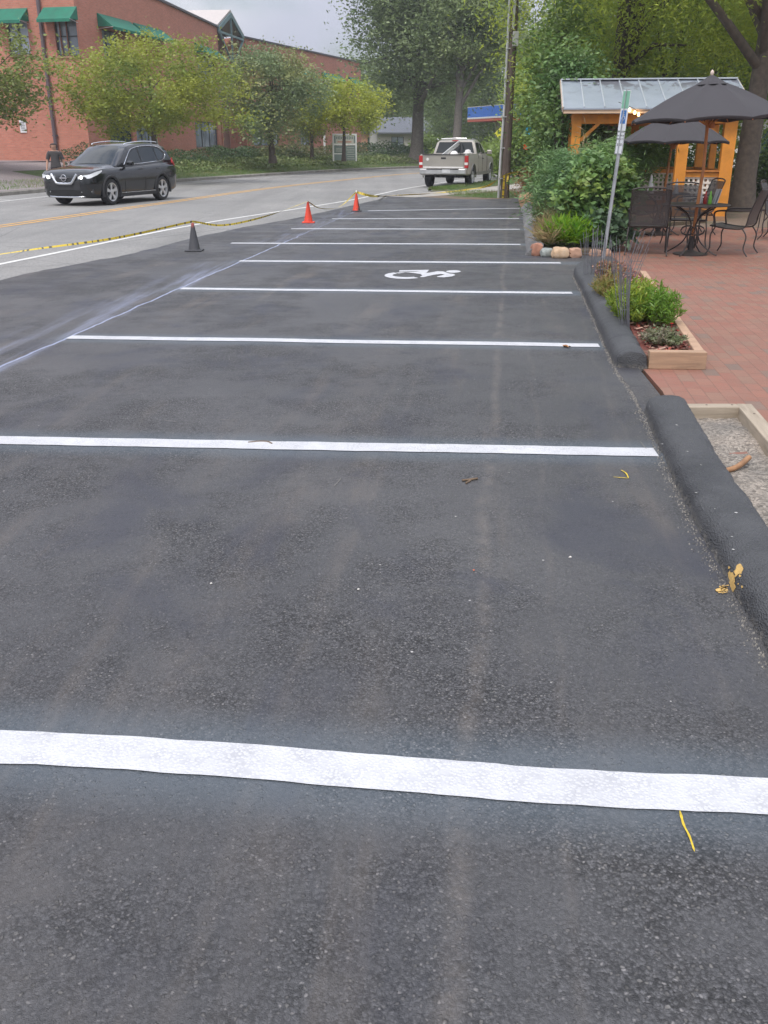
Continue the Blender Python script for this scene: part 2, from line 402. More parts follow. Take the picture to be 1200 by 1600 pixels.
def brick_paver():
    t = NT('brick_paver'); p = t.pos()
    q = t.mapping(p, (1, 1, 1), (0, 0, pi / 2 + ANG))
    b = t.n('ShaderNodeTexBrick'); t.l(q, b.inputs['Vector']); b.offset = .5
    for k, v in (('Scale', 1.0), ('Mortar Size', .0035), ('Mortar Smooth', .3), ('Bias', 0.0), ('Brick Width', .21), ('Row Height', .108)): b.inputs[k].default_value = v
    b.inputs['Color1'].default_value = (0, 0, 0, 1); b.inputs['Color2'].default_value = (1, 1, 1, 1); b.inputs['Mortar'].default_value = (.5, .5, .5, 1)
    rnd = b.outputs['Color']; rs = t.n('ShaderNodeSeparateColor'); t.l(rnd, rs.inputs[0])
    r = t.n('ShaderNodeValToRGB'); t.l(rs.outputs[0], r.inputs[0]); e = r.color_ramp.elements
    e[0].position = 0; e[0].color = (.30, .125, .085, 1); e[1].position = 1; e[1].color = (.22, .17, .135, 1)
    for ps, c in ((.25, (.29, .115, .08)), (.5, (.34, .14, .095)), (.72, (.31, .155, .105)), (.9, (.27, .165, .115)), (.96, (.16, .14, .12))):
        x = e.new(ps); x.color = (*c, 1)
    col = t.mix(t.mapr(t.noise(p, 30, 5), .35, .7, 0, .3), r.outputs[0], (.22, .12, .085))
    col = t.mix(t.mapr(t.noise(p, .9, 6, .65), .4, .68, 0, .5), col, (.24, .15, .11))
    col = t.mix(t.mapr(t.noise(t.mapping(p, (.4, 1.5, 1)), 1.5, 5), .55, .7, 0, .3), col, (.36, .24, .185))
    col = t.mix(t.mapr(t.noise(p, 3.5, 6, .75), .42, .62, 0, .45), col, (.27, .165, .12)); col = t.mix(t.mapr(t.noise(t.mapping(p, (.5, 1.6, 1)), 2.4, 7, .7), .50, .66, 0, .5), col, (.21, .13, .095)); col = t.mix(t.math('MULTIPLY', b.outputs['Fac'], t.mapr(t.noise(p, 4, 4), .35, .6, .2, .75)), col, (.17, .115, .085))
    h = t.math('SUBTRACT', t.math('MULTIPLY', t.noise(p, 45, 5), .35), b.outputs['Fac'])
    dk = t.n('ShaderNodeVectorMath', operation='MULTIPLY'); t.l(col, dk.inputs[0]); dk.inputs[1].default_value = (.86, .80, .78)
    t.pbr(dk.outputs[0], .72, 0, t.bump(h, .7, .006)); return t.m
def grass_ground(name, a, b, c, sc=1.2):
    t = NT(name); p = t.pos()
    col = t.mix(t.mapr(t.noise(p, 25, 6, .7), .35, .65), a, b)
    col = t.mix(t.mapr(t.noise(p, sc, 6, .7), .5, .62), col, c)
    t.pbr(col, .95, 0, t.bump(t.noise(p, 60, 5), .9, .03)); return t.m
LINES_PX = [((-60, 1164), (1262, 1249)), ((-140, 686), (1025, 707)), ((108, 527), (936, 540)), ((283, 451), (894, 458)),
            ((374, 408), (876, 411)), ((361, 380), (813, 382)), ((455, 357.5), (812, 358.5)), ((519, 342), (811, 341.5)), ((575, 329.5), (812, 325.5))]
LINES = [(at(*a), at(*b)) for a, b in LINES_PX]
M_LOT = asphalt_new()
M_STREET = asphalt_plain('old_street_asphalt', (.20, .195, .185), (.26, .25, .235), 60, -.22)
M_PATIO = brick_paver()
M_GRASS = grass_ground('grass_ground', (.055, .10, .025), (.10, .15, .045), (.15, .14, .07))
M_DIRT = grass_ground('dirt_ground', (.17, .12, .085), (.22, .16, .115), (.09, .11, .045), .8)
M_CONC = mat('concrete', (.36, .33, .29), .85, var=.15, scale=2, bump=.4, dirt=((.2, .17, .13), .5))
M_KERBST = mat('kerb_concrete', (.27, .25, .22), .85, var=.25, scale=3, bump=.4, dirt=((.12, .10, .08), .6))
M_DRIVE = asphalt_plain('driveway_paving', (.21, .18, .18), (.28, .24, .235), 50)
M_YELLOW = mat('yellow_road_paint', (.62, .33, .07), .7, var=.2, scale=5, bump=.2, dirt=((.28, .25, .2), .5))
M_OLDWHITE = mat('old_white_road_paint', (.62, .61, .58), .7, var=.12, scale=5, bump=.2, dirt=((.3, .29, .27), .55))
# ---- one big ground sheet
g = MB(); g.add([(-400, -60, -.06), (500, -60, -.06), (500, 700, -.06), (-400, 700, -.06)], [(0, 1, 2, 3)])
tag(g.build('ground', M_GRASS, fix=False), kind='structure')
# ---- street
fk = KC; near = [Vector((x, y, 0)) for x, y in [(-3, 0), (-1.5, 14), (0, 26), (.6, 31.2), (1.0, 33.2), (2.4, 37.3), (4.7, 44.5), (8, 52), (15.5, 66), (28, 84), (46, 103)]]
near = catmull(near, 8)
n = min(len(fk), len(near)); vs = []
for i in range(n): vs += [Vector((fk[i].x, fk[i].y, 0)), Vector((near[i].x, near[i].y, 0))]
s = MB(); s.add(vs, [(2 * i, 2 * i + 1, 2 * i + 3, 2 * i + 2) for i in range(n - 1)])
tag(flip_up(s.build('street', M_STREET, fix=False)), kind='structure')
street = bpy.data.objects['street']
def road_line(name, pts, w, m, seed=0, z=.004, off=0.0):
    ln = catmull([(x, y, 0) for x, y in pts], 10)
    if off: ln = offs(ln, off)
    flip_up(ribbon(name, ln, w, z, m, .012, seed, None, street))
road_line('edge_line', WHITE, .11, M_OLDWHITE, 1)
road_line('centre_line', YEL, .10, M_YELLOW, 2, off=.13)
road_line('centre_line', YEL, .10, M_YELLOW, 3, off=-.13)
road_line('lane_line', FWH, .10, M_OLDWHITE, 4)
ln = catmull([(x, y, 0) for x, y in FWH], 10)
acc = 0.0; last = ln[0]; nxt = .5
for i in range(1, len(ln) - 1):                      # short bay ticks between lane line and far kerb
    acc += (ln[i] - last).length; last = ln[i]
    if acc > nxt and 29.9 < ln[i].y < 90:
        nxt = acc + 5.8
        t = (ln[i + 1] - ln[i - 1]).normalized(); nrm = Vector((-t.y, t.x, 0))
        a = ln[i] + nrm * .08; b = ln[i] + nrm * (1.25 if ln[i].y < 50 else 1.0)
        m = MB(); m.add([a - t * .07, a + t * .07, b + t * .07, b - t * .07], [(0, 1, 2, 3)])
        m.v = [(x, y, .004) for x, y, z in m.v]; flip_up(m.build('bay_tick', M_OLDWHITE, street, fix=False))
# ---- far kerb and bank
k = MB(); o0 = KC; o1 = [bank_pt(i, .17) for i in range(len(KC))]
vs = []
for i in range(len(KC)):
    wv = .012 * noise.noise(KC[i] * .8)
    a = KC[i]; vs += [(a.x, a.y, -.05), (a.x, a.y, .11 + wv), tuple(bank_pt(i, .03, .004) + Vector((0, 0, wv))), tuple(bank_pt(i, .19, .004)), tuple(bank_pt(i, .2, -.1))]
k.add(vs, [(5 * i + j, 5 * i + j + 1, 5 * i + j + 6, 5 * i + j + 5) for i in range(len(KC) - 1) for j in range(4)])
tag(k.build('street_kerb', M_KERBST), kind='structure')
b = MB(); D = [.19, .6, 1.2, 2, 3, 4, 5, 6, 7, 8.5, 12, 25, 60, 120]
vs = [bank_pt(i, d) for i in range(len(KC)) for d in D]; q = len(D)
b.add(vs, [(q * i + j, q * i + j + 1, q * (i + 1) + j + 1, q * (i + 1) + j) for i in range(len(KC) - 1) for j in range(q - 1)])
tag(flip_up(b.build('grass_bank', M_GRASS, smooth=60, fix=False)), kind='structure')
# driveway + its apron on the left of the bank
idx = [i for i in range(len(KC)) if 8 < KC[i].y < 40.0]
Dd = [0.05, .19, .6, 1.2, 2, 3, 4, 5, 6, 7, 8.5, 11]
dm = MB(); vs = [bank_pt(i, d, .012) for i in idx for d in Dd]; q = len(Dd)
dm.add(vs, [(q * i + j, q * i + j + 1, q * (i + 1) + j + 1, q * (i + 1) + j) for i in range(len(idx) - 1) for j in range(q - 1)])
tag(flip_up(dm.build('driveway', M_DRIVE, smooth=60, fix=False)), kind='structure')
idx = [i for i in range(len(KC)) if 39.5 < KC[i].y < 46.8]; Dd = [4.6, 5, 6, 7, 8.5, 11, 16]
dm = MB(); vs = [bank_pt(i, d, .014) for i in idx for d in Dd]; q = len(Dd)
dm.add(vs, [(q * i + j, q * i + j + 1, q * (i + 1) + j + 1, q * (i + 1) + j) for i in range(len(idx) - 1) for j in range(q - 1)])
tag(flip_up(dm.build('driveway', M_DRIVE, smooth=60, fix=False)), kind='structure')
# extra paved forecourt up to the building's end wall
fm = MB(); fm.add([(-60, 30, .868), (-22, 30, .868), (-19, 40, .868), (-15.3, 47.6, .868), (-40, 52.5, .868)], [(0, 1, 2, 3, 4)])
tag(flip_up(fm.build('forecourt', M_DRIVE, fix=False)), kind='structure')
# ---- parking lot
edge = [(-7.6, -3), (-6.4, 5), at(0, 437), at(100, 416), at(210, 395), at(300, 372), at(380, 355), at(464, 340), at(545, 322), at(600, 309.5), at(612, 307), at(640, 306.5), at(675, 308.5), at(740, 311.5), at(818, 309.5)]
pts = [Vector((p[0], p[1], 0)) for p in edge]
pts = catmull(pts, 6); jit = []
for i, p in enumerate(pts): jit.append(p + Vector((noise.noise(p * 2.3), noise.noise(p * 2.3 + Vector((5, 5, 0))), 0)) * .09)
right = [(4.6, 30.6), (4.6, 18), (3.5, 14.8), (3.42, 13.7), (3.1, 13.0), (2.75, 12.9), (2.3, 9.9), (2.02, 7.5), (1.97, 7.15), (1.93, 6.6), (1.9, 6.2), (1.83, 5.7), (1.75, 4.2), (1.3, -3)]
poly = [(p.x, p.y) for p in jit] + right
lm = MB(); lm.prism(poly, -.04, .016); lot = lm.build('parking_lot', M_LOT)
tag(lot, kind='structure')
import bmesh
def tri(o):
    bm = bmesh.new(); bm.from_mesh(o.data); bmesh.ops.triangulate(bm, faces=[f for f in bm.faces if len(f.verts) > 4]); bm.to_mesh(bm and o.data); bm.free()
tri(lot)
# ---- bay lines: slightly wavering brush-width stripes
t = NT('fresh_white_paint'); p = t.pos()
vo = t.voro(p, 95); pit = t.math('MULTIPLY', t.mapr(vo.outputs['Distance'], .44, .60), t.mapr(t.noise(p, 9, 5, .7), .38, .66))
fl = t.mapr(t.noise(p, 160, 3, .6), .66, .72)
colw = t.mix(t.mapr(t.noise(p, 3, 5), .3, .7), (.49, .49, .505), (.575, .575, .585))
colw = t.mix(t.math('MULTIPLY', t.math('MAXIMUM', t.math('MULTIPLY', pit, .95), t.math('MULTIPLY', fl, t.mapr(t.noise(p, 5, 3), .5, .6))), .5), colw, (.25, .25, .27))
t.pbr(colw, .55, 0, t.bump(t.mapr(vo.outputs['Distance'], 0, .6, 1, 0), .55, .004)); M_WHITE = t.m
ZL = .020
for i, (a, b) in enumerate(LINES):
    L = (b - a).length; N = max(40, int(L / .05)); d = (b - a).normalized(); nr = Vector((-d.y, d.x, 0)); vs = []
    w = .15 if i < 2 else (.145 if i < 4 else .16)
    for j in range(N + 1):
        s_ = j / N; c = a + (b - a) * s_ + nr * (.022 * noise.noise(Vector((s_ * L * .9, i * 7.1, 0))) + .006 * noise.noise(Vector((s_ * L * 4, i * 3.1, 2))))
        w1 = w / 2 + .004 * noise.noise(Vector((s_ * L * 9, i, 5))) + .0022 * noise.noise(Vector((s_ * L * 60, i, 5)))
        w2 = w / 2 + .004 * noise.noise(Vector((s_ * L * 9, i, 9))) + .0022 * noise.noise(Vector((s_ * L * 60, i, 7)))
        e = d * (.012 * noise.noise(Vector((i, 3, 1))) if j in (0, N) else 0)
        vs += [c + nr * w1 + e, c - nr * w2 - e]
    vs = [(v.x, v.y, ZL) for v in vs]
    m = MB().add(vs, [(2 * j, 2 * j + 1, 2 * j + 3, 2 * j + 2) for j in range(N)])
    flip_up(m.build('bay_line', M_WHITE, lot, fix=False))
# return stroke where the fourth line runs up to the kerb end
# ---- wheelchair symbol (traced on the ground, real size about 1.2 m)
def sym(pts, name='wheelchair_symbol'): return [at(590 + x / 8.571, 412 + y / 8.571) for x, y in pts]
sm_ = MB()
def arc(cx, cy, rx, ry, a0, a1, n=28): return [(cx + rx * cos(R(a0 + (a1 - a0) * i / n)), cy + ry * sin(R(a0 + (a1 - a0) * i / n))) for i in range(n + 1)]
outer = arc(365, 160, 272, 46, 48, 238); inner = arc(390, 156, 190, 26, 238, 48)
shapes = [outer + [(260, 137)] + inner[2:-2] + [(480, 178)],
          [(290, 92), (690, 84), (660, 120), (640, 128), (700, 122), (800, 104), (880, 106), (960, 134), (1010, 138), (1042, 154), (1000, 172), (890, 186), (800, 182), (792, 174), (900, 150), (850, 140), (760, 150), (650, 175), (610, 184), (560, 182), (600, 162), (575, 142), (500, 130), (420, 122), (370, 120), (290, 134), (225, 124), (290, 120), (500, 112), (570, 104), (290, 110)],
          arc(1015, 107, 97, 17, 0, 350)]
for sh in shapes:
    pp = sym(sh); sm_.add([(q.x, q.y, ZL) for q in pp], [tuple(range(len(pp)))])
so = sm_.build('wheelchair_symbol', M_WHITE, lot, fix=False); tri(so)
for f in so.data.polygons:
    if f.normal.z < 0: f.flip()
# ---- small things lying on the asphalt
M_YMARK = mat('yellow_spray', (.60, .43, .03), .7, var=.3, scale=30, bump=.3)
def stroke(name, pxs, w, m, z=.0205):
    ln = [at(*q) for q in pxs]; ln = catmull(ln, 5); vs = []
    o = offs(ln, 1)
    for i, (p_, q_) in enumerate(zip(ln, o)):
        nn_ = (q_ - p_); ww = w * (.6 + .8 * abs(noise.noise(p_ * 40))) * (1 if 0 < i < len(ln) - 1 else .3)
        vs += [(p_.x + nn_.x * ww, p_.y + nn_.y * ww, z), (p_.x - nn_.x * ww, p_.y - nn_.y * ww, z)]
    m_ = MB().add(vs, [(2 * j, 2 * j + 1, 2 * j + 3, 2 * j + 2) for j in range(len(ln) - 1)])
    return flip_up(m_.build(name, m, lot, fix=False))
stroke('yellow_mark', [(1062, 1268), (1068, 1290), (1077, 1308), (1085, 1332)], .0035, M_YMARK)
stroke('yellow_mark', [(958, 746), (970, 747), (982, 748)], .004, M_YMARK)
stroke('yellow_mark', [(970, 735), (978, 740), (982, 748)], .004, M_YMARK)
M_CHALK = mat('scuff', (.2, .19, .175), .9, var=.2, scale=40, bump=0)
for q in ([(255, 657), (278, 659)], [(342, 656), (375, 657)], [(362, 647), (378, 644)], [(522, 760), (533, 748)], [(1000, 690), (1010, 702)]):
    stroke('scuff_mark', [q[0], ((q[0][0] + q[1][0]) / 2, (q[0][1] + q[1][1]) / 2 + .5), q[1]], .003, M_CHALK)
M_TWIG = mat('twig_brown', (.16, .11, .07), .9, var=.3, scale=30)
M_LEAFDRY = mat('dry_leaf', (.36, .17, .07), .8, var=.3, scale=30)
def twig(pxs, r, label, m=M_TWIG, z=.028):
    ps = [at(*q) for q in pxs]; o = ps[0].copy(); pts = [Vector((p_.x - o.x, p_.y - o.y, r)) for p_ in ps]
    mb = MB().tube(catmull(pts, 4), r, 5); ob = mb.build('twig', m, smooth=60); ob.location = (o.x, o.y, .017 if z < .03 else z)
    return tag(ob, label, 'twig')
twig([(388, 692), (405, 690.5), (418, 691), (425, 694)], .0045, 'thin curved brown twig lying across the second white bay line')
twig([(722, 752), (733, 751), (746, 749)], .006, 'short brown twig lying on dark asphalt left of the yellow tick')
twig([(728, 756), (735, 752)], .005, 'tiny forked bit of twig touching the short brown twig')
def leaf_thing(px, py, s, m, label, name='fallen_leaf', cat='leaf'):
    p_ = at(px, py); mb = MB()
    pts = [(s * cos(a) * (1 if i % 2 else .55), s * .6 * sin(a) * (1 if i % 2 else .6), .004 + .3 * s * abs(cos(a * 1.3))) for i, a in enumerate([k * 2 * pi / 10 for k in range(10)])]
    mb.add(pts + [(0, 0, .002)], [(i, (i + 1) % 10, 10) for i in range(10)])
    ob = mb.build(name, m, fix=False); ob.location = (p_.x, p_.y, .018); ob.rotation_euler[2] = px
    return tag(ob, label, cat)
leaf_thing(740, 893, .009, mat('red_leaf', (.5, .14, .07), .8), 'small orange-red fallen leaf on asphalt in mid foreground')
leaf_thing(885, 543, .05, M_LEAFDRY, 'dry brown leaf on asphalt just below the third bay line near the kerb')
M_PEB = mat('pale_pebble', (.55, .52, .48), .8, var=.2, scale=60)
def pebble(px, py, r, label):
    p_ = at(px, py); mb = MB(); bm = bmesh.new(); bmesh.ops.create_icosphere(bm, subdivisions=2, radius=r)
    for v in bm.verts: v.co *= 1 + .35 * noise.noise(v.co * (1.2 / r) + Vector((px, py, 0))); v.co.z *= .7
    me = bpy.data.meshes.new('pebble'); bm.to_mesh(me); bm.free(); me.materials.append(M_PEB)
    ob = bpy.data.objects.new('pebble', me); COL.objects.link(ob); ob.location = (p_.x, p_.y, .016 + r * .5); return tag(ob, label, 'pebble')
pebble(330, 912, .005, 'small white pebble on open asphalt left of centre foreground')
pebble(891, 871, .006, 'small pale pebble on the asphalt near the near kerb')
pebble(560, 921, .005, 'tiny pale pebble on rough asphalt in mid foreground')
# ---- patio, verge, path
pm = MB(); pm.prism([(1.72, 4.9), (1.86, 5.75), (1.95, 6.3), (2.0, 7.1), (2.2, 8.2), (2.7, 12.6), (2.9, 14.2), (3.3, 17), (4.0, 19.2), (5.2, 20.8), (12, 20.2), (17, 19), (12, -3), (1.4, -3), (1.6, 3)], -.04, .010)
po = pm.build('brick_patio', M_PATIO); tri(po); tag(po, kind='structure')
vm = MB(); vm.prism([(0.0, 30.7), (.55, 31.7), (1.0, 33.4), (2.5, 37.6), (4.9, 44.7), (8.3, 52.2), (16, 66.3), (40, 90), (60, 80), (30, 40), (20, 19.5), (5, 20), (3.6, 26), (4.6, 30.2)], -.05, .012)
vo_ = vm.build('verge', M_DIRT); tri(vo_); tag(vo_, kind='structure')
gm = MB(); gl = catmull([Vector((x, y, 0)) for x, y in [(1.7, 35.6), (2.9, 37.9), (5.2, 43.5), (8.4, 50.5), (14, 61)]], 6)
vs = []
for i, p_ in enumerate(gl):
    w = .12 + .65 * min(i / 8, 1); vs += [Vector((p_.x - w * .8, p_.y, .02)), Vector((p_.x - w * .2, p_.y, .10)), Vector((p_.x + w * .8, p_.y - .2, .02))]
gm.add(vs, [(3 * i + j, 3 * i + j + 1, 3 * i + j + 4, 3 * i + j + 3) for i in range(len(gl) - 1) for j in range(2)])
tag(flip_up(gm.build('grass_strip', M_GRASS, fix=False)), kind='structure')
pth = catmull([Vector((x, y, 0)) for x, y in [(.45, 31.9), (1.5, 33.3), (3.2, 35.9), (5.6, 40.2), (8.5, 46), (13, 54)]], 6)
flip_up(ribbon('path', pth, 1.5, .017, M_CONC, .05))
lg = MB(); lg.prism([(2.1, 32.4), (3.3, 31.2), (4.5, 31.0), (4.7, 33.5), (4.2, 35.2)], .0, .02)
tag(lg.build('lawn_patch', M_GRASS), kind='structure')
# ================================================================ KERBS
def kerbmat():
    t = NT('sealed_kerb'); p = t.pos()
    n1 = t.noise(p, 3, 6, .65); v = t.voro(p, 120)
    col = t.mix(t.mapr(n1, .35, .65), (.040, .041, .045), (.072, .073, .076))
    sc_ = t.mapr(t.noise(t.mapping(p, (1, .35, 1)), 20, 6, .75), .66, .72, 0, .55)
    col = t.mix(sc_, col, (.30, .29, .27))
    sep = t.n('ShaderNodeSeparateXYZ'); t.l(p, sep.inputs[0])
    low = t.math('MULTIPLY', t.mapr(sep.outputs[2], .055, .02), t.mapr(t.noise(p, 28, 4, .7), .42, .6))
    col = t.mix(low, col, (.17, .155, .135))
    t.pbr(col, t.mapr(n1, .3, .7, .48, .65), 0, t.bump(t.math('ADD', v.outputs['Distance'], t.math('MULTIPLY', t.noise(p, 12, 5), 1.5)), .8, .009)); return t.m
M_KERB = kerbmat()
def kerb(pts, w, h, label, group='asphalt kerbs beside the brick patio', seed=0, rough=1.0, blunt=True, prof=None, m=None):
    ln = catmull([Vector((x, y, 0)) for x, y in pts], 10); o0 = ln[0].copy()
    sub = []
    for a, b in zip(ln, ln[1:]):
        for k in range(7): sub.append(a.lerp(b, k / 7))
    sub.append(ln[-1]); ln = sub
    prof = prof or [(-.52, -.05), (-.50, .15), (-.485, .38), (-.46, .6), (-.40, .78), (-.26, .92), (-.08, 1.0), (.10, 1.01), (.26, .97), (.38, .86), (.46, .66), (.5, .35), (.52, -.05)]
    vs = []; K = len(prof); N = len(ln)
    for i, p in enumerate(ln):
        t = (ln[min(i + 1, N - 1)] - ln[max(i - 1, 0)]).normalized(); nr = Vector((t.y, -t.x, 0))
        e = min(i, N - 1 - i); es = 1 if (blunt or e > 5) else (.45 + .55 * (e / 6) ** .6)
        if blunt and e == 0: es = .93
        for j, (a, b) in enumerate(prof):
            q = p + nr * (a * w * (es if es < 1 else 1)); z = b * h * es
            q = Vector((q.x, q.y, z))
            nz = noise.noise(q * 2.0 + Vector((seed, 0, 0))) * .008 * rough + noise.noise(q * 11 + Vector((0, seed, 0))) * .006 * rough + noise.noise(q * 34 + Vector((0, seed, 5))) * .004 * rough - .02 * max(0, noise.noise(q * 7 + Vector((3, seed, 0))) - .38) * (2.5 if z < .6 * h else 1)
            if 0 < j < K - 1: q += nr * nz * (1 if a > 0 else -1) * .9 + Vector((0, 0, nz * .6))
            vs.append(q - o0)
    fs = [(K * i + j, K * i + j + 1, K * (i + 1) + j + 1, K * (i + 1) + j) for i in range(N - 1) for j in range(K - 1)]
    fs += [tuple(range(K)), tuple(range((N - 1) * K + K - 1, (N - 1) * K - 1, -1))]
    ob = MB().add(vs, fs).build('asphalt_kerb', m or M_KERB, smooth=50); ob.location = o0
    return tag(ob, label, 'kerb', group)
near_kerb = kerb([(1.24, 1.2), (1.42, 2.6), (1.53, 3.7), (1.655, 4.7), (1.81, 5.75)], .265, .128, 'long rounded black kerb nearest the camera with a yellow paint splash on it', seed=1)
kerb([(1.905, 7.0), (2.05, 8.1), (2.24, 9.5), (2.46, 11.2), (2.60, 12.3), (2.76, 12.9), (3.02, 13.1)], .25, .145, 'rounded black kerb along the mulch planter with a blunt cut end', seed=2)
kerb([(2.32, 14.7), (2.47, 15.7), (2.85, 18.6), (3.25, 21.6), (3.80, 26.0)], .27, .17, 'sloping grey asphalt kerb beside the grassy bed at the far bays', seed=3, rough=1.6,
     prof=[(-.5, -.05), (-.48, .1), (-.3, .4), (-.1, .75), (.1, 1.0), (.35, 1.05), (.5, .9), (.5, -.05)],
     m=asphalt_plain('rough_kerb_asphalt', (.10, .10, .10), (.19, .185, .18), 60))
# yellow paint splash on the near kerb
def blob(ptspx, Y, name='yellow_paint', m=None):
    pass
M_YSPL = mat('yellow_paint_splash', (.58, .37, .12), .75, var=.2, scale=25, bump=.4, dirt=((.42, .30, .12), .7))
# project traced outline straight on the kerb mesh so that the paint follows its surface
dgk = bpy.context.evaluated_depsgraph_get(); dgk.update()
def splash_m(px): splash(px, 'scuff_mark', M_CHALKP)
M_CHALKP = mat('kerb_scuff', (.42, .41, .39), .9, var=.2, scale=40, bump=0)
def splash(px, nm='yellow_paint', mt=None):
    vs = []; o = near_kerb.location
    for q in px:
        d = ray(*q).normalized(); hit, loc, nrm, _ = near_kerb.ray_cast(Vector((0, 0, EYE)) - o, d)
        if hit: vs.append(loc + nrm * .0025)
    if len(vs) < 3: return
    mb = MB().add(vs, [tuple(range(len(vs)))]); ob = mb.build(nm, mt or M_YSPL, near_kerb, fix=False); tri(ob)
splash([(1153, 877), (1156, 875.5), (1158, 875.2), (1160, 877), (1161.5, 880), (1163, 883), (1162, 886), (1160.5, 888), (1160, 891), (1157, 890.6), (1154.5, 892), (1153, 894), (1151, 896), (1149.5, 894), (1150.5, 891), (1149, 889), (1148, 886), (1150.6, 885), (1151.5, 882), (1152, 879)])
splash([(1139, 889), (1141, 887.5), (1142.2, 885), (1143, 888), (1145, 888.5), (1147, 888), (1148, 891), (1150, 895), (1149.4, 899), (1150.4, 902), (1149.2, 905), (1151, 909), (1151.6, 912), (1149.5, 915), (1148, 918), (1146, 921), (1144, 919.5), (1142.5, 921), (1143.3, 915), (1142.4, 909), (1143.6, 904), (1141.4, 900), (1140, 896)])
for q_ in ((1036, 689, 1.6), (1075, 701, 1.3), (1089, 765, 1.6), (1151, 796, 2.2), (1147, 853, 2), (1058, 660, 1.5), (1096, 722, 1.2), (1145, 833, 1.5), (1118, 790, 1.0)):
    splash_m([(q_[0] - q_[2] * 1.6, q_[1] - .3), (q_[0], q_[1] - q_[2] * .45), (q_[0] + q_[2] * 1.5, q_[1] + .5), (q_[0] + .2, q_[1] + q_[2] * .4)])
rk_ = random.Random(4)
for k in range(16):
    cx, cy, r_ = rk_.gauss(1146, 7), rk_.gauss(903, 11), rk_.uniform(.7, 1.9)
    splash([(cx + r_ * cos(a) * rk_.uniform(.6, 1.3), cy + r_ * 1.3 * sin(a) * rk_.uniform(.6, 1.3)) for a in [j * pi / 3 for j in range(6)]])
for k in range(9):
    x_, y_ = rk_.gauss(1131, 6), rk_.gauss(921, 3); stroke('yellow_mark', [(x_ - rk_.uniform(2, 6), y_ + rk_.uniform(-1, 2)), (x_, y_), (x_ + rk_.uniform(2, 6), y_ - rk_.uniform(-1, 2))], .0035, M_YSPL)
stroke('yellow_mark', [(1120, 925), (1128, 921), (1137, 924)], .012, M_YSPL)
stroke('yellow_mark', [(1123, 917), (1130, 918), (1137, 920)], .006, M_YSPL)
# crumbs of asphalt along the seam at the kerb foot
rg = np.random.default_rng(5); cr = MB()
seam = catmull([Vector((x, y, 0)) for x, y in [(1.09, 1.2), (1.27, 2.6), (1.38, 3.7), (1.51, 4.7), (1.66, 5.75), (1.73, 6.4), (1.775, 7.0), (1.92, 8.1), (2.11, 9.5), (2.33, 11.2), (2.47, 12.3)]], 20)
for s_ in range(4200):
    i = rg.integers(0, len(seam) - 1); p = seam[i].lerp(seam[i + 1], rg.random()); f_ = 1 if p.y < 5.8 else .6
    x = p.x - abs(rg.normal()) * .022 * f_ + .006; y = p.y + rg.normal() * .02; r = rg.uniform(.0015, .0052) * (1.2 if p.y > 5.5 else 1)
    a = rg.random() * 6.28
    pts = [(x + r * cos(a + k * 2.09), y + r * 1.2 * sin(a + k * 2.09), .016) for k in range(3)] + [(x + r * .3, y, .016 + r * 1.3)]
    cr.add(pts, [(0, 1, 3), (1, 2, 3), (2, 0, 3)], int(rg.integers(0, 3)))
cro = cr.build('asphalt_crumbs', [mat('crumb_pale', (.26, .24, .21), .9), mat('crumb_mid', (.15, .14, .13), .9), mat('crumb_dark', (.08, .08, .08), .9)], fix=False)
tag(cro, 'gritty pale crumbs of broken asphalt along the kerb foot', 'grit', kind='stuff')
# ================================================================ TIMBER, GRAVEL, PLANTER
def woodmat(name, c, c2, ax=(1, 12, 12), rz=0):
    t = NT(name); p = t.pos(); q = t.mapping(p, ax, (0, 0, rz))
    n1 = t.noise(q, 3, 6, .6, .5); col = t.mix(t.mapr(n1, .35, .65), c, c2)
    col = t.mix(t.mapr(t.noise(p, 5, 5), .55, .75, 0, .4), col, (c2[0] * .5, c2[1] * .5, c2[2] * .5))
    t.pbr(col, .8, 0, t.bump(n1, .35, .004)); return t.m
M_TIM = woodmat('weathered_timber', (.40, .33, .25), (.28, .23, .17))
M_TIM2 = woodmat('weathered_timber_lengthwise', (.40, .33, .25), (.28, .23, .17), (12, 1, 12))
M_TAN = woodmat('tan_timber', (.42, .27, .17), (.28, .18, .115))
M_TAN2 = woodmat('tan_timber_lengthwise', (.48, .31, .20), (.36, .23, .15), (12, 1, 12))
M_NAIL = mat('nail_rust', (.10, .06, .05), .8)
def timber(a, b, w, h, m, label, z=.01, nails=True):
    a = Vector((*a, 0)); b = Vector((*b, 0)); c = (a + b) / 2; d = b - a
    mb = MB().box((0, 0, h / 2), (d.length, w, h)); ob = mb.build('timber', m, bevel=.006)
    ob.location = (c.x, c.y, z); ob.rotation_euler[2] = math.atan2(d.y, d.x)
    for s_ in (-.42, -.05, .4):
        if nails: MB().lathe([(.007, h - .004), (.007, h + .0015)], 8, (d.length * s_, w * .1, 0)).build('nail', M_NAIL, ob)
    return tag(ob, label, 'timber', 'timbers edging the planting beds')
timber((1.86, 5.60), (2.215, 5.60), .085, .09, M_TIM, 'weathered grey timber across the top end of the gravel patch')
timber((2.265, 5.64), (1.86, 2.7), .095, .09, M_TIM, 'weathered grey timber running toward the camera along the gravel patch')
timber((2.035, 7.03), (2.465, 7.0), .085, .135, M_TAN, 'tan timber facing the camera at the front of the mulch planter', nails=False)
timber((2.435, 7.05), (3.26, 11.9), .075, .125, M_TAN2, 'tan timber down the patio side of the mulch planter', nails=False)
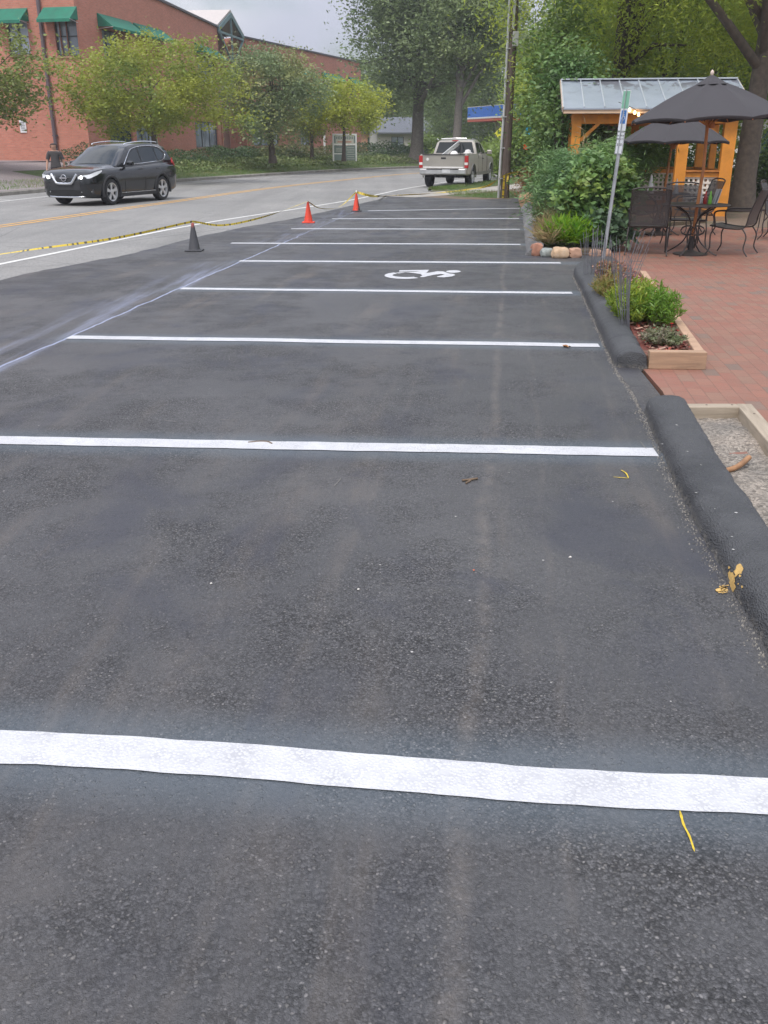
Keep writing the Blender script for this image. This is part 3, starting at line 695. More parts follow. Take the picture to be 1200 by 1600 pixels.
def gravelmat():
    t = NT('gravel'); p = t.pos(); v = t.voro(p, 70); vc = t.n('ShaderNodeSeparateColor'); t.l(v.outputs['Color'], vc.inputs[0])
    c = t.mix(t.mapr(t.noise(p, 2.5, 6, .7), .35, .65), (.20, .18, .155), (.33, .28, .23))
    s_ = t.n('ShaderNodeVectorMath', operation='SCALE'); t.l(c, s_.inputs[0]); t.l(t.mapr(vc.outputs[0], 0, 1, .55, 1.35), s_.inputs['Scale'])
    t.pbr(s_.outputs[0], .9, 0, t.bump(v.outputs['Distance'], 1, .012)); return t.m
gp = MB(); NX, NY = 26, 90; vs = []
for j in range(NY + 1):
    y = 2.0 + 3.57 * j / NY; x0 = 1.30 + .1 + (y - 2) * .125; x1 = 1.74 + (y - 2) * .135
    for i in range(NX + 1):
        x = x0 + (x1 - x0) * i / NX; q = Vector((x, y, 0))
        vs.append((x, y, .03 + .016 * noise.noise(q * 5) + .010 * noise.noise(q * 22) - .03 * max(0, 1 - abs((y - 4.88) - (x - 1.9) * .25) / .05) * (1 if 1.9 < x < 2.05 else 0)))
gp.add(vs, [((NX + 1) * j + i, (NX + 1) * j + i + 1, (NX + 1) * (j + 1) + i + 1, (NX + 1) * (j + 1) + i) for j in range(NY) for i in range(NX)])
tag(flip_up(gp.build('gravel_patch', gravelmat(), smooth=80, fix=False)), kind='structure')
st = MB(); a = at(1124, 745); c = at(1168, 731)
st.tube(catmull([Vector((0, 0, 0)), Vector(((c.x - a.x) * .5, (c.y - a.y) * .3, .01)), Vector((c.x - a.x, c.y - a.y, .03))], 5), [.014] * 4 + [.015] * 7, 8)
ob = st.build('stick', mat('stick_brown', (.30, .16, .08), .85, var=.3, scale=20), smooth=60); ob.location = (a.x, a.y, .045)
tag(ob, 'broken reddish-brown stick on the gravel beside the near kerb', 'stick')
# mulch
M_MULCH = grass_ground('mulch', (.20, .045, .03), (.12, .04, .028), (.22, .14, .09), 3)
mm = MB(); mm.prism([(2.0, 7.05), (2.41, 7.06), (3.23, 11.9), (3.2, 12.9), (2.95, 12.95), (2.72, 12.2), (2.42, 9.6)], .0, .10)
tag(mm.build('mulch_bed', M_MULCH), kind='structure')
def in_bed(y): return 2.07 + (y - 7) * .12, 2.38 + (y - 7) * .165
rg = np.random.default_rng(8); ch = MB()
for i in range(2600):
    y = 7.08 + rg.random() ** 1.0 * 5.7; x0, x1 = in_bed(y); x = rg.uniform(x0, x1); a = rg.random() * 3.14; l = rg.uniform(.012, .035); w = l * .3
    dx, dy = cos(a) * l, sin(a) * l; ex, ey = -sin(a) * w, cos(a) * w; z = .103 + rg.random() * .012; tz = rg.normal() * .008
    ch.add([(x - dx - ex, y - dy - ey, z), (x + dx - ex, y + dy - ey, z + tz), (x + dx + ex, y + dy + ey, z + tz + .004), (x - dx + ex, y - dy + ey, z + .004)], [(0, 1, 2, 3)], int(rg.integers(0, 3)))
o = ch.build('mulch_chips', [mat('chip_red', (.26, .055, .035), .85), mat('chip_brown', (.17, .07, .05), .85), mat('chip_tan', (.36, .22, .16), .85)], fix=False)
tag(o, 'red and brown bark chips spread over the planter', 'mulch', kind='stuff')
# ---------------------------------------------------------------- planter plants
L_COREO = leafmat('coreopsis_leaf', (.30, .38, .04), (.16, .27, .03), (.46, .42, .06), 4, .4)
L_COREO2 = leafmat('coreopsis_leaf_dry', (.30, .24, .07), (.20, .24, .05), (.36, .22, .10), 4, .35)
L_SEDUM = leafmat('sedum_leaf', (.20, .21, .12), (.26, .20, .15), (.16, .22, .10), 6, .25)
M_STEM = mat('green_stem', (.14, .18, .05), .8)
def spiky(name, base, radii, n, ls, lm, label, cat, seed, aspect=.22, stems=16, group=None):
    rng = np.random.default_rng(seed); root = empty(name, base, 0, label, cat, group)
    m = MB(); P = []; Dr = []
    for i in range(n):
        a = rng.random() * 6.28; r = rng.random() ** .5; x, y = r * radii[0] * cos(a), r * radii[1] * sin(a)
        h = radii[2] * (1 - .55 * r * r) * rng.uniform(.7, 1.1)
        b = Vector((x * .55, y * .55, 0)); tip = Vector((x + rng.normal() * .03, y + rng.normal() * .03, h))
        if i < stems * 3: m.tube([b, b.lerp(tip, .5) + Vector((0, 0, .04)), tip], [.003, .0025, .0015], 4)
        for k in range(16):
            t = .25 + .75 * rng.random(); c = b.lerp(tip, t); P.append(c); dd = Vector((rng.normal(), rng.normal(), .5 + rng.random())); Dr.append(dd.normalized())
    m.build('stem', M_STEM, root)
    leaves_mesh('foliage', np.array([tuple(p) for p in P]), ls, lm, root, aspect, .3, 0, rng, direction=np.array([tuple(d) for d in Dr]))
    return root
spiky('leafy_plant', (2.37, 8.75, .1), (.26, .55, .36), 210, .062, L_COREO, 'bright yellow-green leafy plant, widest one in the mulch planter', 'plant', 3)
spiky('leafy_plant', (2.46, 8.35, .1), (.18, .35, .36), 120, .06, leafmat('coreopsis_green', (.12, .26, .03), (.20, .34, .04), None, 4, .4), 'fresh green plant leaning over the patio-side timber of the planter', 'plant', 4)
spiky('leafy_plant', (2.40, 9.9, .1), (.20, .45, .26), 90, .055, L_COREO2, 'straw-yellow thin-leaved plant behind the bright green one in the planter', 'plant', 5)
spiky('leafy_plant', (2.24, 8.55, .1), (.14, .40, .30), 100, .055, leafmat('coreopsis_yellow', (.28, .36, .04), (.17, .28, .04), None, 4, .4), 'yellow-green plant at the kerb side of the planter under the thin wires', 'plant', 6)
spiky('low_succulent', (2.27, 7.50, .1), (.17, .24, .13), 130, .03, L_SEDUM, 'low greyish-pink trailing plant at the front of the planter', 'plant', 7, .45)
spiky('low_succulent', (2.66, 9.6, .1), (.13, .35, .14), 60, .035, leafmat('pink_leaf', (.40, .22, .18), (.30, .26, .16), None, 5, .3), 'pinkish dried low plant on the mulch near the patio-side timber', 'plant', 9, .4)
spiky('red_leaf_plant', (2.86, 11.9, .1), (.16, .5, .14), 70, .05, leafmat('rust_leaf', (.36, .16, .10), (.25, .20, .08), None, 5, .3), 'rusty-leaved low plant at the foot of the tilted sign post', 'plant', 10, .45)
M_PET = mat('red_petal', (.55, .03, .02), .6)
for q, lb_ in (((2.37, 7.62, .24), 'red flower head at the front of the planter, the larger and left one'), ((2.41, 7.56, .19), 'smaller red flower head low at the right front of the planter')):
    fl = MB(); c_ = Vector((0, 0, 0)); n7 = 14; rr_ = .017 if q[2] > .2 else .012
    fl.add([c_] + [Vector((rr_ * (1 if k % 2 else .6) * cos(k * 2 * pi / n7), rr_ * (1 if k % 2 else .6) * sin(k * 2 * pi / n7), .008)) for k in range(n7)], [(0, 1 + k, 1 + (k + 1) % n7) for k in range(n7)])
    fl.tube([Vector((0, 0, 0)), Vector((.004, 0, -.12))], .0015, 4)
    o = fl.build('red_flower', M_PET, fix=False); o.location = q; tag(o, lb_, 'flower')
# bundles of thin dark wires
M_WIRE = mat('dark_wire', (.15, .15, .165), .5, .2, var=.2, scale=20)
def wires(base, n, w, h, lean, spread, label, seed):
    rng = np.random.default_rng(seed); m = MB()
    for i in range(n):
        s_ = (i / (n - 1) - .5); x = s_ * w + rng.normal() * .006; y = rng.normal() * .03
        hh = h * rng.uniform(.8, 1.2); tx = x + lean * hh + s_ * spread + rng.normal() * .012
        b = Vector((x, y, -.02)); tip = Vector((tx, y * 1.6 + rng.normal() * .02, hh)); mid = b.lerp(tip, .5) + Vector((rng.normal() * .008, 0, 0))
        m.tube(catmull([b, mid, tip], 3), .0032, 5)
    for k in (.3, .55): m.tube([Vector((-w / 2 + lean * h * k - spread * k * .5, .03, h * k)), Vector((w / 2 + lean * h * k + spread * k * .5, .03, h * k * .98))], .003, 5)
    root = m.build('wire_bundle', M_WIRE, smooth=60); root.location = base
    return tag(root, label, 'plant support', 'bundles of dark wires in the planter')
def wb(px, py, *a): p = at(px, py, .1); wires((p.x, p.y, .1), *a)
wb(922, 432, 13, .12, .52, -.05, .10, 'bundle of dark wires at the left tip of the planter, left of the sign post', 1)
wb(937, 440, 13, .14, .52, -.02, .02, 'bundle of dark wires directly in front of the sign post', 2)
wb(962, 438, 9, .10, .44, -.12, .06, 'sparse fan of dark wires just right of the sign post foot', 3)
wb(975, 446, 11, .18, .52, .28, .06, 'bundle of dark wires fanned out to the right over the bricks', 4)
wb(978, 512, 15, .06, .56, -.12, .10, 'nearest tall bundle of dark wires rising from the yellow-green plant', 5)
# ---------------------------------------------------------------- sign post (leaning)
def signpost():
    b = at(943, 416, .08); root = empty('parking_sign', (b.x, b.y, .08), 0, 'leaning galvanised sign post with green, blue and white parking plates seen nearly edge-on', 'sign')
    M_GALV = mat('galvanised_steel', (.42, .44, .46), .45, .6, var=.15, scale=12, bump=.1)
    top = Vector((.135, 0, 2.16)); ax = top.normalized()
    X = Vector((1, 0, 0)); X = (X - ax * X.dot(ax)).normalized(); Yv = ax.cross(X)
    M = Matrix((X, Yv, ax)).transposed().to_4x4()
    yaw = Matrix.Rotation(R(70), 4, 'Z')
    def B(c, d, name, m, par=root, bev=0): mb = MB().box(c, d); mb.xform(M @ yaw); return mb.build(name, m, par, bevel=bev)
    # U channel: web and two lips
    mb = MB(); L = 2.3
    for c, d in (((0, 0, L / 2 - .12), (.05, .004, L)), ((-.027, .016, L / 2 - .12), (.004, .034, L)), ((.027, .016, L / 2 - .12), (.004, .034, L)), ((-.036, .033, L / 2 - .12), (.02, .004, L)), ((.036, .033, L / 2 - .12), (.02, .004, L))): mb.box(c, d)
    for i in range(40): mb.lathe([(.0045, -.0035), (.0045, -.0025)], 8, (0, 0, .1 + i * .05), 'Y', mi=1)
    mb.xform(M @ yaw); po_ = mb.build('post', [M_GALV, mat('hole_dark', (.03, .03, .03), .9)], root)
    MG = mat('sign_green', (.20, .42, .30), .5, var=.06, bump=.03); MBl = mat('sign_blue', (.045, .16, .42), .45, var=.06, bump=.03); MW = mat('sign_white', (.62, .64, .66), .5, var=.05, bump=.03); MK = mat('sign_black', (.03, .03, .03), .5, bump=0)
    yaw2 = Matrix.Rotation(R(-58), 4, 'Z')
    def P(c, d, name, m, par=None):
        mb = MB().box(c, d); mb.xform(M @ yaw2); o = mb.build(name, m, par or root, bevel=0); return o
    up = P((.0, -.035, 1.93), (.13, .003, .47), 'upper_plate', MW)
    P((0, -.0375, 2.055), (.118, .002, .20), 'green_band', MG, up)
    P((0, -.0375, 1.855), (.085, .002, .155), 'blue_panel', MBl, up)
    # wheelchair figure on the blue panel
    f = MB(); f.lathe([(.009, -.0395), (.009, -.0385)], 12, (-.002, 0, 1.91), 'Y')
    def seg(a, b, w=.008): f.beam(Vector((a[0], -.0392, a[1])), Vector((b[0], -.0392, b[1])), w, .001, up=Vector((0, 1, 0)))
    seg((-.004, 1.898), (0, 1.862)); seg((0, 1.862), (.022, 1.862)); seg((.022, 1.862), (.03, 1.832)); seg((-.002, 1.882), (.018, 1.882), .006)
    for k in range(10):
        a0, a1 = R(100 + k * 22), R(122 + k * 22); seg((.0 + .024 * cos(a0), 1.842 + .024 * sin(a0)), (.0 + .024 * cos(a1), 1.842 + .024 * sin(a1)), .005)
    f.xform(M @ yaw2); f.build('wheelchair_symbol', MW, up)
    lo = P((.0, -.035, 1.55), (.13, .003, .27), 'lower_plate', MW)
    for c, d in (((0, -.0375, 1.679), (.118, .002, .005)), ((0, -.0375, 1.421), (.118, .002, .005)), ((-.058, -.0375, 1.55), (.004, .002, .26)), ((.058, -.0375, 1.55), (.004, .002, .26))): P(c, d, 'border', MK, lo)
    for txt, z, s_ in (('MAXIMUM', 1.635, .024), ('PENALTY', 1.595, .027), ('$250', 1.53, .042)):
        cu = bpy.data.curves.new('text', 'FONT'); cu.body = txt; cu.size = s_; cu.align_x = 'CENTER'; cu.align_y = 'CENTER'; cu.extrude = .0004
        to = bpy.data.objects.new('lettering', cu); COL.objects.link(to)
        me = bpy.data.meshes.new_from_object(to); bpy.data.objects.remove(to)
        me.transform(M @ yaw2 @ Matrix.Translation((0, -.0378, z)) @ Matrix.Rotation(pi / 2, 4, 'X')); me.materials.append(MK)
        o = bpy.data.objects.new('lettering', me); COL.objects.link(o); o.parent = lo
    for z in (2.12, 1.74, 1.66, 1.44):
        bo = MB().lathe([(.007, -.043), (.007, -.030)], 6, (0, 0, z), 'Y'); bo.xform(M @ yaw2); bo.build('bolt', M_GALV, root)
signpost()
# ================================================================ BED WITH BUSHES AND STONES
bedm = MB(); bedm.prism([(2.42, 14.75), (3.3, 14.7), (4.0, 16.2), (4.9, 19.3), (7, 21), (7.5, 30), (4.3, 30.3), (3.95, 26), (3.2, 20.4)], -.02, .09)
tag(bedm.build('planting_bed', grass_ground('bed_soil', (.10, .07, .045), (.14, .10, .06), (.08, .09, .03), 2)), kind='structure')
def stone(x, y, sx, sy, sz, m, label, seed, ang=0, boxy=False):
    bm = bmesh.new(); bmesh.ops.create_icosphere(bm, subdivisions=3, radius=1)
    for v in bm.verts:
        c = v.co.copy(); k = max(abs(c.x), abs(c.y), abs(c.z)); f = .62 if boxy else .3
        c = c.lerp(c / k * .92, f); c *= 1 + .16 * noise.noise(c * 1.4 + Vector((seed * 3.1, 0, 0))) + .04 * noise.noise(c * 5 + Vector((seed, 0, 0)))
        v.co = Vector((c.x * sx / 2, c.y * sy / 2, c.z * sz / 2))
    me = bpy.data.meshes.new('edging_stone'); bm.to_mesh(me); bm.free(); me.materials.append(m)
    me.polygons.foreach_set('use_smooth', [True] * len(me.polygons)); me.set_sharp_from_angle(angle=R(28))
    ob = bpy.data.objects.new('edging_stone', me); COL.objects.link(ob); ob.location = (x, y, sz * .42); ob.rotation_euler[2] = ang
    return tag(ob, label, 'stone', 'stones edging the planting bed')
SR = mat('stone_terracotta', (.36, .17, .11), .85, var=.25, scale=10, bump=.5); SG = mat('stone_grey_green', (.26, .28, .26), .8, var=.35, scale=12, bump=.5)
ST = mat('stone_tan', (.50, .34, .21), .85, var=.25, scale=8, bump=.5, dirt=((.5, .45, .38), .5)); SB = mat('stone_brick', (.42, .25, .17), .85, var=.15, scale=12, bump=.4)
def stpx(px, py, *a, **k): p = at(px, py); stone(p.x, p.y + .12, *a, **k)
stpx(840, 400, .19, .20, .22, SR, 'squarish terracotta stone, leftmost at the end of the bed', 1, boxy=True)
stpx(856, 402, .21, .20, .16, SG, 'grey-green rounded stone between the terracotta and the tan one', 2)
stpx(877, 404, .29, .24, .20, ST, 'largest tan angular stone edging the bed', 3)
stpx(900, 403, .22, .2, .17, SB, 'blocky pinkish brick stone right of the large tan stone', 4, boxy=True)
stpx(932, 401, .18, .16, .13, SB, 'small brick stone behind the dark wires, left of the sign post', 5, boxy=True)
stpx(950, 401, .14, .16, .13, SB, 'small brick stone just right of the sign post', 6, boxy=True)
stone(3.86, 26.3, .42, .5, .45, mat('stone_orange', (.48, .28, .17), .85, var=.2, scale=6, bump=.5), 'orange boulder at the far end of the sloping kerb', 7)
# plants of the bed
spiky('daylily_clump', (3.0, 15.35, .09), (.46, .36, .40), 230, .20, leafmat('lime_blade', (.24, .42, .02), (.14, .32, .02), None, 3, .45), 'lime-green clump of strappy grass behind the edging stones', 'plant', 21, .09)
spiky('dry_grass_clump', (2.62, 15.5, .09), (.16, .6, .34), 80, .24, leafmat('dry_blade', (.38, .27, .13), (.28, .24, .10), None, 3, .35), 'dry tan grass tuft leaning over the sloping kerb', 'plant', 22, .05)
spiky('dry_grass_clump', (3.15, 17.6, .09), (.35, 1.1, .55), 150, .25, leafmat('olive_blade', (.22, .20, .08), (.17, .17, .07), None, 3, .3), 'brownish see-through grass below the dark juniper by the kerb', 'plant', 23, .05)
L_VIB = leafmat('broad_leaf', (.075, .17, .045), (.17, .29, .085), (.26, .36, .07), 2.0, .25)
shrub('broad_leaf_bush', (3.52, 16.0, .05), (.52, .5, .60), 150, 42, .11, .115, L_VIB, 'dense broad-leaved green bush left of the tilted sign post', seed=31, aspect=.6, up=.45, shell=.6, zc=.78, stems=14, lump=.10)
shrub('broad_leaf_bush', (3.55, 15.45, .05), (.45, .3, .3), 40, 30, .10, .12, leafmat('grey_broad_leaf', (.09, .16, .09), (.14, .22, .11), None, 2, .25), 'low grey-green broad-leaved shoots in front of the bush, behind the dark wires', seed=32, aspect=.6, stems=8, zc=.28)
L_JUN = leafmat('juniper_needles', (.08, .17, .06), (.14, .25, .085), (.20, .32, .10), 1.2, .2)
shrub('juniper_bush', (3.45, 18.0, .05), (.66, 1.0, .58), 170, 85, .16, .13, L_JUN, 'spreading blue-green juniper overhanging the end of the kerb', seed=33, aspect=.14, up=.2, zc=.85, shell=.5, stems=10, lump=.3)
shrub('juniper_bush', (4.45, 18.8, .05), (.80, .6, .34), 120, 85, .15, .13, leafmat('juniper_light', (.10, .20, .05), (.17, .28, .07), None, 1.2, .25), 'lighter feathery juniper spreading above the broad-leaved bush toward the gazebo', seed=34, aspect=.14, up=.2, zc=1.22, shell=.5, stems=10, lump=.3)
shrub('tall_dark_shrub', (4.55, 24.5, .0), (.75, 1.0, 1.9), 150, 60, .26, .13, leafmat('dark_shrub_leaf', (.07, .15, .045), (.13, .24, .065), (.20, .30, .08), .9, .25), 'tall dark green shrub behind the juniper, left of the gazebo', seed=35, zc=2.0, shell=.5, lump=.25)
shrub('tall_dark_shrub', (4.95, 28.3, .0), (.75, 1.0, 2.6), 160, 60, .3, .15, leafmat('mid_shrub_leaf', (.12, .20, .045), (.21, .31, .07), None, .9, .25), 'tallest leafy shrub close behind the utility pole', seed=36, zc=2.8, shell=.5, lump=.3)
shrub('orange_shrub', (4.45, 29.6, .0), (.35, .5, .5), 50, 40, .13, .08, leafmat('orange_leaf', (.36, .17, .07), (.28, .20, .07), None, 2, .3), 'rusty orange shrub right of the utility pole foot', seed=37, zc=.55)
spiky('plume_grass', (4.15, 20.6, .09), (.12, .12, 1.95), 12, .3, leafmat('pale_plume', (.55, .42, .25), (.45, .35, .2), None, 2, .3), 'pale dry plume stems poking out above the juniper', 'plant', 24, .05, stems=12)
# little coloured things seen in the hedge
def blobthing(name, px, py, Y, r, m, label, cat):
    p = atY(px, py, Y); mb = MB()
    for k in range(5):
        a = k * 1.256; mb.add([(0, 0, 0), (r * cos(a - .5), -.01, r * sin(a - .5)), (r * 1.2 * cos(a), -.03, r * 1.2 * sin(a)), (r * cos(a + .5), -.01, r * sin(a + .5))], [(0, 1, 2, 3)])
    mb.lathe([(r * .3, -.04), (r * .3, .02)], 8, (0, 0, 0), 'Y')
    o = mb.build(name, m, fix=False); o.location = p; return tag(o, label, cat)
blobthing('garden_pinwheel', 826, 203, 25.6, .085, mat('cyan_plastic', (.05, .42, .62), .4), 'cyan pinwheel-like ornament in the hedge right of the utility pole', 'ornament')
blobthing('garden_pinwheel', 822, 228, 25.4, .07, mat('red_plastic', (.75, .08, .03), .5), 'small red ornament in the hedge below the cyan one', 'ornament')
# ================================================================ GAZEBO
OR = mat('orange_stain', (.62, .24, .025), .55, var=.18, scale=4, bump=.15, dirt=((.40, .14, .02), .6)); ORD = mat('orange_stain_deep', (.42, .15, .025), .6, var=.2, scale=4, bump=.15)
def gazebo():
    root = empty('gazebo', (4.28, 22.2, 0), -ANG, 'orange timber gazebo with ribbed grey metal roof and white lattice panels', 'gazebo')
    def bx(c, d, name, m, par=root, bev=.008): mb = MB().box((0, 0, 0), d); o = mb.build(name, m, par, bevel=bev); o.location = c; return o
    W, Dp, HE = 3.3, 3.2, 2.24
    posts = [(0, 0, .2), (2.33, 0, .24), (3.3, 0, .27), (0, Dp, .18), (1.65, Dp, .18), (3.3, Dp, .2), (0, 1.6, .15), (3.3, 1.6, .15)]
    for x, y, w in posts: bx((x, y, HE / 2), (w, w * .8, HE), 'post', OR)
    for c, d in (((W / 2, 0, HE - .11), (W + .25, .07, .2)), ((W / 2, Dp, HE - .11), (W + .25, .07, .2)), ((0, Dp / 2, HE - .11), (.07, Dp - .1, .2)), ((W, Dp / 2, HE - .11), (.07, Dp - .1, .2))):
        bx(c, d, 'beam', OR)
    for x, y, sx in ((.1, .0, 1), (2.45, 0, 1), (3.17, 0, -1)):
        mb = MB().beam((x, y, HE - .55), (x + sx * .38, y, HE - .2), .07, .07); mb.build('brace', OR, root)
    bx((W / 2, -.36, HE + .045), (W + .66, .03, .11), 'fascia', mat('pale_fascia', (.62, .44, .30), .6, var=.1))
    bx((W / 2, Dp + .36, HE + .045), (W + .66, .03, .11), 'fascia', ORD)
    # roof
    t = NT('metal_roof'); p = t.pos(); n1 = t.noise(t.mapping(p, (1, .6, 1)), 2.2, 7, .7, .6)
    sp = t.n('ShaderNodeSeparateXYZ'); t.l(p, sp.inputs[0])
    patch = t.math('MULTIPLY', t.mapr(n1, .52, .56), t.mapr(sp.outputs[2], 2.62, 2.9))
    col = t.mix(patch, t.mix(t.mapr(t.noise(p, 1.5, 5), .3, .7), (.30, .34, .40), (.38, .42, .48)), (.17, .17, .20))
    t.pbr(col, .42, .25, t.bump(t.noise(p, 4, 3), .1, .02)); RM = t.m
    HR = 2.97; ym = Dp / 2; ez = HE + .07; x0, x1 = -.33, W + .33; y0, y1 = -.4, Dp + .4
    mb = MB()
    for (ya, yb) in ((y0, ym), (y1, ym)):
        mb.add([(x0, ya, ez), (x1, ya, ez), (x1, yb, HR), (x0, yb, HR), (x0, ya, ez + .03), (x1, ya, ez + .03), (x1, yb, HR + .03), (x0, yb, HR + .03)],
               [(0, 1, 2, 3), (4, 5, 6, 7), (0, 1, 5, 4), (0, 3, 7, 4), (1, 2, 6, 5)])
    rf = mb.build('roof', RM, root)
    sm = MB(); n = 9
    for i in range(n + 1):
        x = x0 + (x1 - x0) * i / n
        for ya in (y0 + .01, y1 - .01): sm.beam((x, ya, ez + .045), (x, ym, HR + .045), .025, .035)
    sm.beam((x0 - .01, ym, HR + .05), (x1 + .01, ym, HR + .05), .22, .03); sm.build('seam', mat('roof_seam', (.50, .53, .57), .4, .25), rf)
    GB = mat('gable_board', (.32, .33, .33), .6)
    for x in (x0 + .06, x1 - .06):
        MB().add([(x, y0 + .1, ez), (x, y1 - .1, ez), (x, ym, HR - .03), (x + .03, y0 + .1, ez), (x + .03, y1 - .1, ez), (x + .03, ym, HR - .03)], [(0, 1, 2), (5, 4, 3), (0, 3, 4, 1), (1, 4, 5, 2), (2, 5, 3, 0)]).build('gable', GB, root)
    for x in (x0 - .015, x1 + .015):
        rb = MB()
        for ya in (y0, y1): rb.beam((x, ya, ez + .0), (x, ym, HR), .03, .1)
        rb.build('bargeboard', mat('barge', (.50, .40, .32), .6), root)
    rr = MB()
    for i in range(8):
        x = .1 + i * (W - .2) / 7
        for ya in (y0 + .05, y1 - .05): rr.beam((x, ya, ez - .03), (x, ym, HR - .06), .05, .09)
    rr.build('rafters', OR, root)
    # rails and lattice
    LAT = mat('white_lattice', (.68, .62, .54), .7, var=.1, bump=.1)
    def lattice(a, b, z0, z1, name='lattice_panel'):
        a = Vector(a); b = Vector(b); d = (b - a); L = d.length; d.normalize(); m = MB(); H_ = z1 - z0; st = .10
        nx = int(L / st)
        for i in range(nx + 1): m.beam(a + d * (i * L / nx) + Vector((0, 0, z0)), a + d * (i * L / nx) + Vector((0, 0, z1)), .045, .01)
        nz = int(H_ / st)
        up = Vector((0, 0, 1))
        for i in range(nz + 1):
            z = z0 + H_ * i / nz; m.box((a + b) / 2 + Vector((0, 0, z)) + Vector((d.y, -d.x, 0)) * .012, (L, .01, .045), math.atan2(d.y, d.x))
        return m.build(name, LAT, root)
    def rail(a, b, z, h=.09): mb = MB().beam((a[0], a[1], z), (b[0], b[1], z), .09, h); mb.build('rail', OR, root)
    for a, b in (((2.45, 0), (3.17, 0)), ((0.1, Dp), (1.56, Dp)), ((1.74, Dp), (3.2, Dp)), ((3.3, .15), (3.3, 1.5)), ((3.3, 1.7), (3.3, Dp - .1))):
        rail(a, b, .98); rail(a, b, .22, .11); lattice((*a, 0), (*b, 0), .29, .92)
        mb = MB().beam((a[0], a[1], 1.06), (b[0], b[1], 1.06), .2, .035); mb.build('ledge', ORD, root)
    fl_ = MB().box((W / 2, Dp / 2, .06), (W + .3, Dp + .3, .1)); fl_.build('deck', mat('deck', (.30, .17, .09), .8), root)
gazebo()
# lit string of bulbs under the eave
M_BULB = bpy.data.materials.new('lit_bulb'); M_BULB.use_nodes = True
bn = M_BULB.node_tree.nodes['Principled BSDF']; bn.inputs['Emission Color'].default_value = (1, .62, .25, 1); bn.inputs['Emission Strength'].default_value = 6; bn.inputs['Base Color'].default_value = (.9, .7, .4, 1)
def bulbs():
    pxs = [(984, 170), (992, 174), (998, 177)]
    p0 = atY(984, 166, 21.6); root = empty('string_light', p0, 0, 'three lit warm bulbs on a cord under the gazebo eave by the sign post', 'light')
    cord = MB(); pts = []
    for i, (x, y) in enumerate(pxs):
        p = atY(x, y, 21.6) - p0; pts.append(p + Vector((0, 0, .06)))
        b = MB().lathe([(.004, .035), (.016, .02), (.030, -.01), (.024, -.034), (.004, -.043)], 12, p); b.build('bulb', M_BULB, root, smooth=60)
    cord.tube(catmull([Vector((-.25, 0, .1))] + pts + [pts[-1] + Vector((.35, 0, .03))], 4), .006, 5); cord.build('cord', mat('cord', (.03, .03, .03), .6), root)
bulbs()
# ================================================================ PATIO FURNITURE
FAB = mat('umbrella_canvas', (.046, .042, .046), .85, var=.15, scale=3, bump=.1); POLE = mat('orange_pole', (.50, .19, .06), .5, var=.15, scale=6)
IRON = mat('wrought_iron', (.055, .046, .044), .5, .4, var=.2)
def umbrella(base, Rr, zedge, ztop, label, rot=0, tilt=0, zp=0, top_off=(0, 0)):
    root = empty('patio_umbrella', base, 0, label, 'umbrella', 'black patio umbrellas')
    m = MB(); n = 8; K = 7; vs = []; cx, cy = top_off
    T = Matrix.Translation((cx, cy, 0)) @ Matrix.Rotation(tilt, 4, 'Y')
    def P(a, r, sag): return Vector((r * Rr * cos(a), r * Rr * sin(a), (ztop - .02) - (ztop - zedge) * (.62 * r + .38 * r * r) - sag))
    for i in range(n * 6):
        a = rot + 2 * pi * i / (n * 6); ph = (i % 6) / 6.0; rib = abs(ph - .5) * 2       # 1 at rib, 0 mid
        cr_ = cos(pi / n) / cos((ph - .5) * 2 * pi / n)
        for k in range(K + 1):
            r = k / K; sag = .075 * (1 - rib ** 2) * r * (1.15 - r) * 2.2; vs.append(P(a, max(r, .02) * cr_, sag))
    fs = []
    N = n * 6
    for i in range(N):
        j = (i + 1) % N
        fs += [((K + 1) * i + k, (K + 1) * j + k, (K + 1) * j + k + 1, (K + 1) * i + k + 1) for k in range(K)]
    b = len(vs)
    for i in range(N): v = vs[(K + 1) * i + K]; vs.append(Vector((v.x * .998, v.y * .998, v.z - .045)))
    fs += [((K + 1) * i + K, (K + 1) * ((i + 1) % N) + K, b + (i + 1) % N, b + i) for i in range(N)]
    m.add([T @ v for v in vs], fs); can = m.build('canopy', FAB, root, smooth=12)
    s_ = can.modifiers.new('t', 'SOLIDIFY'); s_.thickness = .004
    v = MB(); vv = []
    for i in range(n * 3):
        a = rot + 2 * pi * i / (n * 3)
        for r, dz in ((.02, .05), (.14, .012), (.2, -.008)): q = P(a, r, 0); q.z += dz; vv.append(T @ q)
    v.add(vv, [(3 * i + k, 3 * ((i + 1) % (n * 3)) + k, 3 * ((i + 1) % (n * 3)) + k + 1, 3 * i + k + 1) for i in range(n * 3) for k in range(2)]); v.build('vent_cap', FAB, can, smooth=40)
    rb = MB()
    for i in range(n):
        a = rot + 2 * pi * i / n
        rb.tube([T @ (P(a, .05, .02)), T @ P(a, 1.0, .035)], .008, 5)
        rb.tube([T @ Vector((.03 * cos(a), .03 * sin(a), zedge - .1)), T @ P(a, .5, .03)], .007, 5)
    rb.build('ribs', POLE, can)
    p_ = MB(); p_.tube([Vector((0, 0, zp)), Vector((cx * .5, cy * .5, ztop * .5)), T @ Vector((0, 0, ztop))], .024, 10); p_.lathe([(.04, zedge - .14), (.045, zedge - .08), (.03, zedge - .05)], 10, (cx, cy, 0)); p_.build('pole', POLE, root, smooth=50)
    f = MB(); f.lathe([(.03, 0), (.034, .02), (.018, .035), (.03, .06), (.022, .085), (.005, .105)], 12); f.xform(T @ Matrix.Translation((0, 0, ztop - .01))); f.build('finial', mat('pale_wood', (.62, .50, .42), .6), root, smooth=50)
